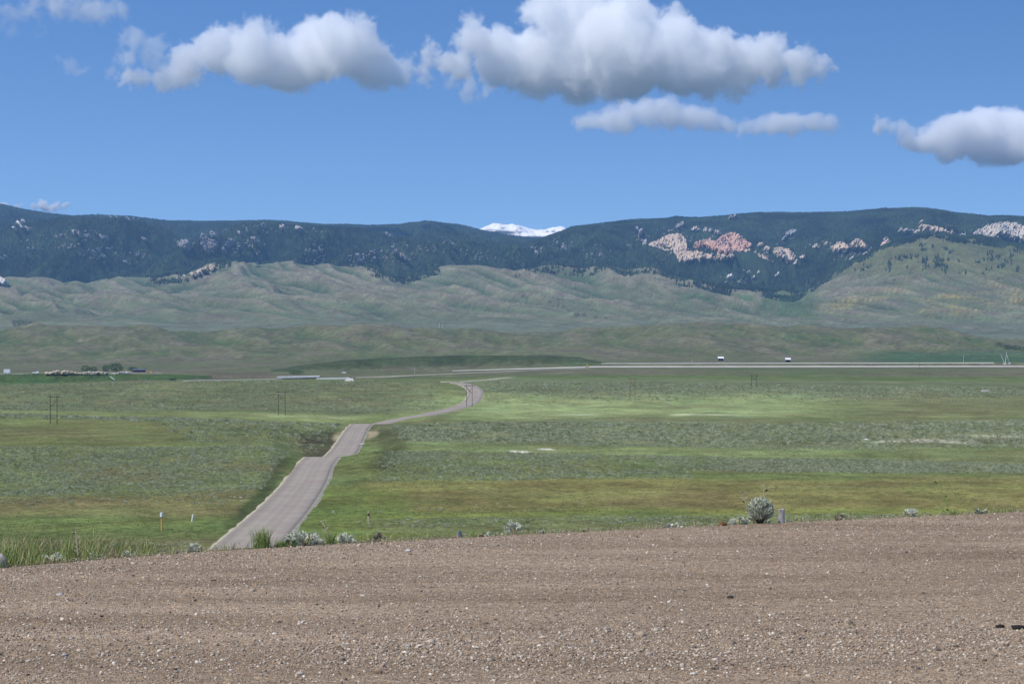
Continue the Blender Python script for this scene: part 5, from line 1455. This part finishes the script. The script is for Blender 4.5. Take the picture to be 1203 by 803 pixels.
# dark clods at the road edge
for (u, r_, l, cc) in ((849, 4, 'reddish brown dirt clod at the road edge left of the big bush', (.14, .06, .035)), (686, 2, 'small dark clod at the road edge right of the middle', (.03, .025, .02)), (566, 2.6, 'low brown clod at the road edge left of the two-plumed sage', (.10, .06, .04))):
    p = verge(u, .0); V, T = lumps(1, int(u), 2); k = p[1] / F
    me = mesh_np('dirt_clod', V * r_ * k * np.array([1.2, 1, .9]) + np.array([0, 0, r_ * k * .4]), T, [M_ROCK]); add_color(me, np.array([cc] * len(V)))
    tag(link('dirt_clod', me, loc=tuple(p)), l, 'clod')
# dark lump of broken earth at the right of the gravel road
def road_pt(u, v):
    y = EYE * F / (v - VH); return np.array([(u - U0) / F * y, y, 0.0])
for (u, v, r_, l) in ((1197, 738, 7, 'black lump of broken asphalt lying at the right margin of the gravel'), (1175, 736, 4, 'small dark lump left of the black one on the gravel')):
    p = road_pt(u, v); V, T = lumps(1, int(u), 2); k = p[1] / F
    me = mesh_np('asphalt_lump', V * r_ * k * np.array([1.4, 1, .55]) + np.array([0, 0, r_ * k * .2]), T, [M_ROCK]); add_color(me, np.array([(.035, .032, .03)] * len(V)))
    tag(link('asphalt_lump', me, loc=tuple(p)), l, 'lump')
for i, (u, v, r_, cc, l) in enumerate(((70, 699, 3.2, WHT, 'palest stone on the left of the gravel road'), (76, 770, 3.5, WHT, 'flat white stone near the left bottom of the gravel road'), (172, 750, 3, (.05, .05, .05), 'dark flat stone on the left of the gravel road'), (352, 792, 4, (.50, .44, .36), 'largest tan stone near the bottom of the gravel road'),
                           (426, 700, 2.6, WHT, 'white stone in the middle of the gravel road'), (480, 647.5, 3, WHT, 'white stone near the far edge of the gravel road'), (858, 702, 3.4, (.06, .055, .05), 'dark flat clod in the right half of the gravel road'), (771, 741, 3.6, (.46, .42, .35), 'tan stone in the lower right half of the gravel road'),
                           (815, 792, 3.6, (.55, .50, .42), 'cream stone at the bottom right of the gravel road'))):
    p = road_pt(u, v); V, T = lumps(1, 40 + i, 2); k = p[1] / F
    me = mesh_np('stone', V * r_ * k * np.array([1.2, 1, .6]) + np.array([0, 0, r_ * k * .3]), T, [M_ROCK]); add_color(me, np.array([cc] * len(V)))
    tag(link('stone', me, loc=tuple(p)), l, 'stone')

# ------------------------------------------------------------------ clouds (volumes, built where they float, above the haze)
MC = bpy.data.materials.new('cloud_droplets'); MC.use_nodes = True
nt = MC.node_tree; nt.nodes.clear()
pv = nt.nodes.new('ShaderNodeVolumePrincipled'); oo = nt.nodes.new('ShaderNodeOutputMaterial'); nt.links.new(pv.outputs[0], oo.inputs['Volume'])
pv.inputs['Color'].default_value = (1, 1, 1, 1); pv.inputs['Density'].default_value = 1; pv.inputs['Anisotropy'].default_value = .0
def PW(u, v, D): return np.array([(u - U0) / F * D, D, EYE - (v - VH) / F * D])
def cloud(name, blobs, D, base_v, label, dens=.012, res=1.6, namp=1.0, seed=1, soft=1.0, kids=8, base=1.0):
    px = D / F; pts = []; rad = []; rnd = random.Random(seed)
    for (u, v, r) in blobs:
        c = PW(u, v, D) + np.array([0, rnd.uniform(-.6, .6) * r * px, 0]); pts.append(c); rad.append(r * px)
        for k in range(kids):
            a = rnd.uniform(0, 2 * math.pi); e = rnd.uniform(-.2, 1.2)
            pts.append(c + np.array([math.cos(a) * math.cos(e), math.sin(a) * math.cos(e), math.sin(e)]) * r * px * .8); rad.append(r * rnd.uniform(.28, .5) * px)
    pts = np.array(pts); rad = np.array(rad)
    me = bpy.data.meshes.new(name); me.from_pydata([tuple(p) for p in pts], [], [])
    ob = link(name, me); tag(ob, label, 'cloud')
    lo = (pts - rad[:, None]).min(0) - 5 * px; hi = (pts + rad[:, None]).max(0) + 5 * px
    zb = EYE - (base_v - VH) / F * D; lo[2] = max(zb - 9 * px, 1060)
    g = bpy.data.node_groups.new(name, 'GeometryNodeTree')
    g.interface.new_socket('Geometry', in_out='INPUT', socket_type='NodeSocketGeometry'); g.interface.new_socket('Geometry', in_out='OUTPUT', socket_type='NodeSocketGeometry')
    N = g.nodes.new; L = g.links.new; go = N('NodeGroupOutput'); N('NodeGroupInput')
    def M(op, a, b=None, c=None):
        n = N('ShaderNodeMath'); n.operation = op
        for i, x in enumerate((a, b, c)):
            if x is None: continue
            if isinstance(x, (int, float)): n.inputs[i].default_value = x
            else: L(x, n.inputs[i])
        return n.outputs[0]
    pos = N('GeometryNodeInputPosition').outputs[0]
    n1 = N('ShaderNodeTexNoise'); n1.inputs['Scale'].default_value = 1 / (42 * px); n1.inputs['Detail'].default_value = 3; L(pos, n1.inputs['Vector'])
    sub = N('ShaderNodeVectorMath'); sub.operation = 'SUBTRACT'; L(n1.outputs['Color'], sub.inputs[0]); sub.inputs[1].default_value = (.5, .5, .5)
    sc = N('ShaderNodeVectorMath'); sc.operation = 'SCALE'; L(sub.outputs[0], sc.inputs[0]); sc.inputs['Scale'].default_value = 34 * px
    ad = N('ShaderNodeVectorMath'); ad.operation = 'ADD'; L(pos, ad.inputs[0]); L(sc.outputs[0], ad.inputs[1])
    d = None
    for p, r in zip(pts, rad):
        n = N('ShaderNodeVectorMath'); n.operation = 'DISTANCE'; L(ad.outputs[0], n.inputs[0]); n.inputs[1].default_value = tuple(p)
        s = M('SUBTRACT', n.outputs['Value'], float(r)); d = s if d is None else M('SMOOTH_MIN', d, s, float(6 * px))
    tot = None
    for scl, amp in ((24, 10), (10, 6.5), (4.5, 3.6)):
        v = N('ShaderNodeTexVoronoi'); v.feature = 'F1'; L(ad.outputs[0], v.inputs['Vector']); v.inputs['Scale'].default_value = 1 / (scl * px)
        t = M('MULTIPLY', M('SUBTRACT', v.outputs['Distance'], .45), amp * px * namp); tot = t if tot is None else M('ADD', tot, t)
    nn = N('ShaderNodeTexNoise'); nn.inputs['Scale'].default_value = 1 / (10 * px); nn.inputs['Detail'].default_value = 6; nn.inputs['Roughness'].default_value = .7; L(pos, nn.inputs['Vector'])
    tot = M('ADD', tot, M('MULTIPLY', M('SUBTRACT', nn.outputs['Fac'], .5), 24 * px * namp))
    d = M('ADD', d, tot)
    dn = N('ShaderNodeMapRange'); dn.interpolation_type = 'SMOOTHSTEP'; L(d, dn.inputs['Value']); dn.inputs['From Min'].default_value = 1.5 * px * soft; dn.inputs['From Max'].default_value = -3.5 * px * soft
    dn.inputs['To Min'].default_value = 0; dn.inputs['To Max'].default_value = dens
    sep = N('ShaderNodeSeparateXYZ'); L(pos, sep.inputs[0])
    bz = M('ADD', sep.outputs[2], M('MULTIPLY', M('SUBTRACT', n1.outputs['Fac'], .5), 45. * px * base))
    mb_ = N('ShaderNodeMapRange'); mb_.interpolation_type = 'SMOOTHSTEP'; L(bz, mb_.inputs['Value']); mb_.inputs['From Min'].default_value = zb - 4 * px; mb_.inputs['From Max'].default_value = zb + 9 * px
    den = M('MULTIPLY', dn.outputs[0], mb_.outputs[0])
    vc = N('GeometryNodeVolumeCube'); L(den, vc.inputs['Density']); vc.inputs['Min'].default_value = tuple(lo); vc.inputs['Max'].default_value = tuple(hi)
    for k, ax in enumerate('XYZ'): vc.inputs['Resolution ' + ax].default_value = max(8, int((hi[k] - lo[k]) / (res * px)))
    sm = N('GeometryNodeSetMaterial'); L(vc.outputs[0], sm.inputs[0]); sm.inputs['Material'].default_value = MC
    L(sm.outputs[0], go.inputs[0])
    ob.modifiers.new('droplets', 'NODES').node_group = g
    return ob
if True:
    cloud('cloud', [(505, 64, 11), (524, 76, 15), (540, 80, 18), (558, 50, 24), (590, 66, 34), (630, 74, 42), (680, 66, 54), (640, 15, 28), (690, 5, 34), (730, 64, 58), (790, 70, 48), (795, 24, 18), (830, 80, 38), (870, 80, 33), (905, 72, 30), (938, 80, 23), (966, 84, 13)], 13600, 131,
          'largest cloud, bright heaped cumulus reaching the top edge right of centre', dens=.013, seed=3, soft=1.3, res=1.2, namp=1.25)
    cloud('cloud', [(150, 92, 11), (168, 92, 14), (190, 92, 17), (208, 90, 18), (225, 80, 22), (260, 62, 30), (300, 66, 36), (340, 76, 36), (375, 58, 38), (410, 62, 38), (440, 82, 28), (470, 86, 20), (495, 86, 11)], 12500, 117,
          'long grey and white cumulus in the upper left half', dens=.012, seed=8, soft=1.3, res=1.5, namp=1.25)
    cloud('cloud', [(678, 142, 9), (695, 141, 13), (715, 141, 16), (738, 139, 18), (762, 138, 18), (787, 137, 18), (812, 137, 18), (835, 142, 15), (856, 147, 11)], 15500, 161, 'flat grey cloud strip hanging below the largest cloud', dens=.010, seed=12, namp=.5, base=.3)
    cloud('cloud', [(872, 151, 9), (890, 148, 13), (910, 146, 15), (932, 145, 17), (955, 145, 15), (973, 147, 12)], 15700, 166, 'small flat cloud right of the grey strip', dens=.010, seed=13, namp=.5, base=.3)
    cloud('cloud', [(1033, 150, 9), (1047, 155, 9), (1062, 160, 13), (1076, 163, 14), (1090, 166, 17), (1120, 164, 26), (1130, 150, 20), (1158, 160, 32), (1190, 165, 34), (1225, 165, 34)], 18000, 205, 'bright topped cumulus at the right margin', dens=.013, seed=15, soft=1.2, namp=.8, base=.5)
    cloud('cloud', [(10, 12, 14), (35, 10, 15), (70, 4, 20), (95, 8, 20), (118, 12, 18), (142, 12, 14), (15, 40, 11), (45, 45, 8)], 12800, 44, 'thin ragged cloud in the upper left corner', dens=.0045, seed=17, soft=2.0, namp=1.5)
    cloud('cloud', [(80, 75, 9), (92, 82, 9), (148, 44, 13), (162, 48, 14), (178, 56, 14), (150, 72, 13), (130, 78, 10), (185, 70, 14)], 12400, 100, 'faint shreds of cloud left of the long cumulus', dens=.0055, seed=18, soft=1.6, namp=1.3)
    cloud('cloud', [(515, 65, 9), (500, 72, 9), (530, 98, 11), (550, 106, 13), (572, 110, 10), (520, 80, 10)], 13200, 122, 'small torn cloud between the two big cumuli', dens=.007, seed=19, soft=1.4, namp=1.2)
    cloud('cloud', [(-4, 240, 6), (10, 242, 5), (24, 244, 4), (44, 243, 5), (56, 240, 7), (68, 241, 6.5), (78, 243, 4)], 22000, 250, 'tiny white cloud low on the left just above the mountain', dens=.04, seed=20, res=.8, namp=.3, kids=4, base=.1)

# ------------------------------------------------------------------ the air
hm = bpy.data.materials.new('air'); hm.use_nodes = True
nt = hm.node_tree; nt.nodes.clear()
pv = nt.nodes.new('ShaderNodeVolumePrincipled'); oo = nt.nodes.new('ShaderNodeOutputMaterial'); nt.links.new(pv.outputs[0], oo.inputs['Volume'])
pv.inputs['Color'].default_value = (.33, .60, 1.0, 1); pv.inputs['Density'].default_value = 3.3e-5; pv.inputs['Anisotropy'].default_value = .1
tag(MB().box((0, 8600, (1035 - 130) / 2), (18000, 17800, 1035 + 130)).build('haze', hm), kind='stuff')
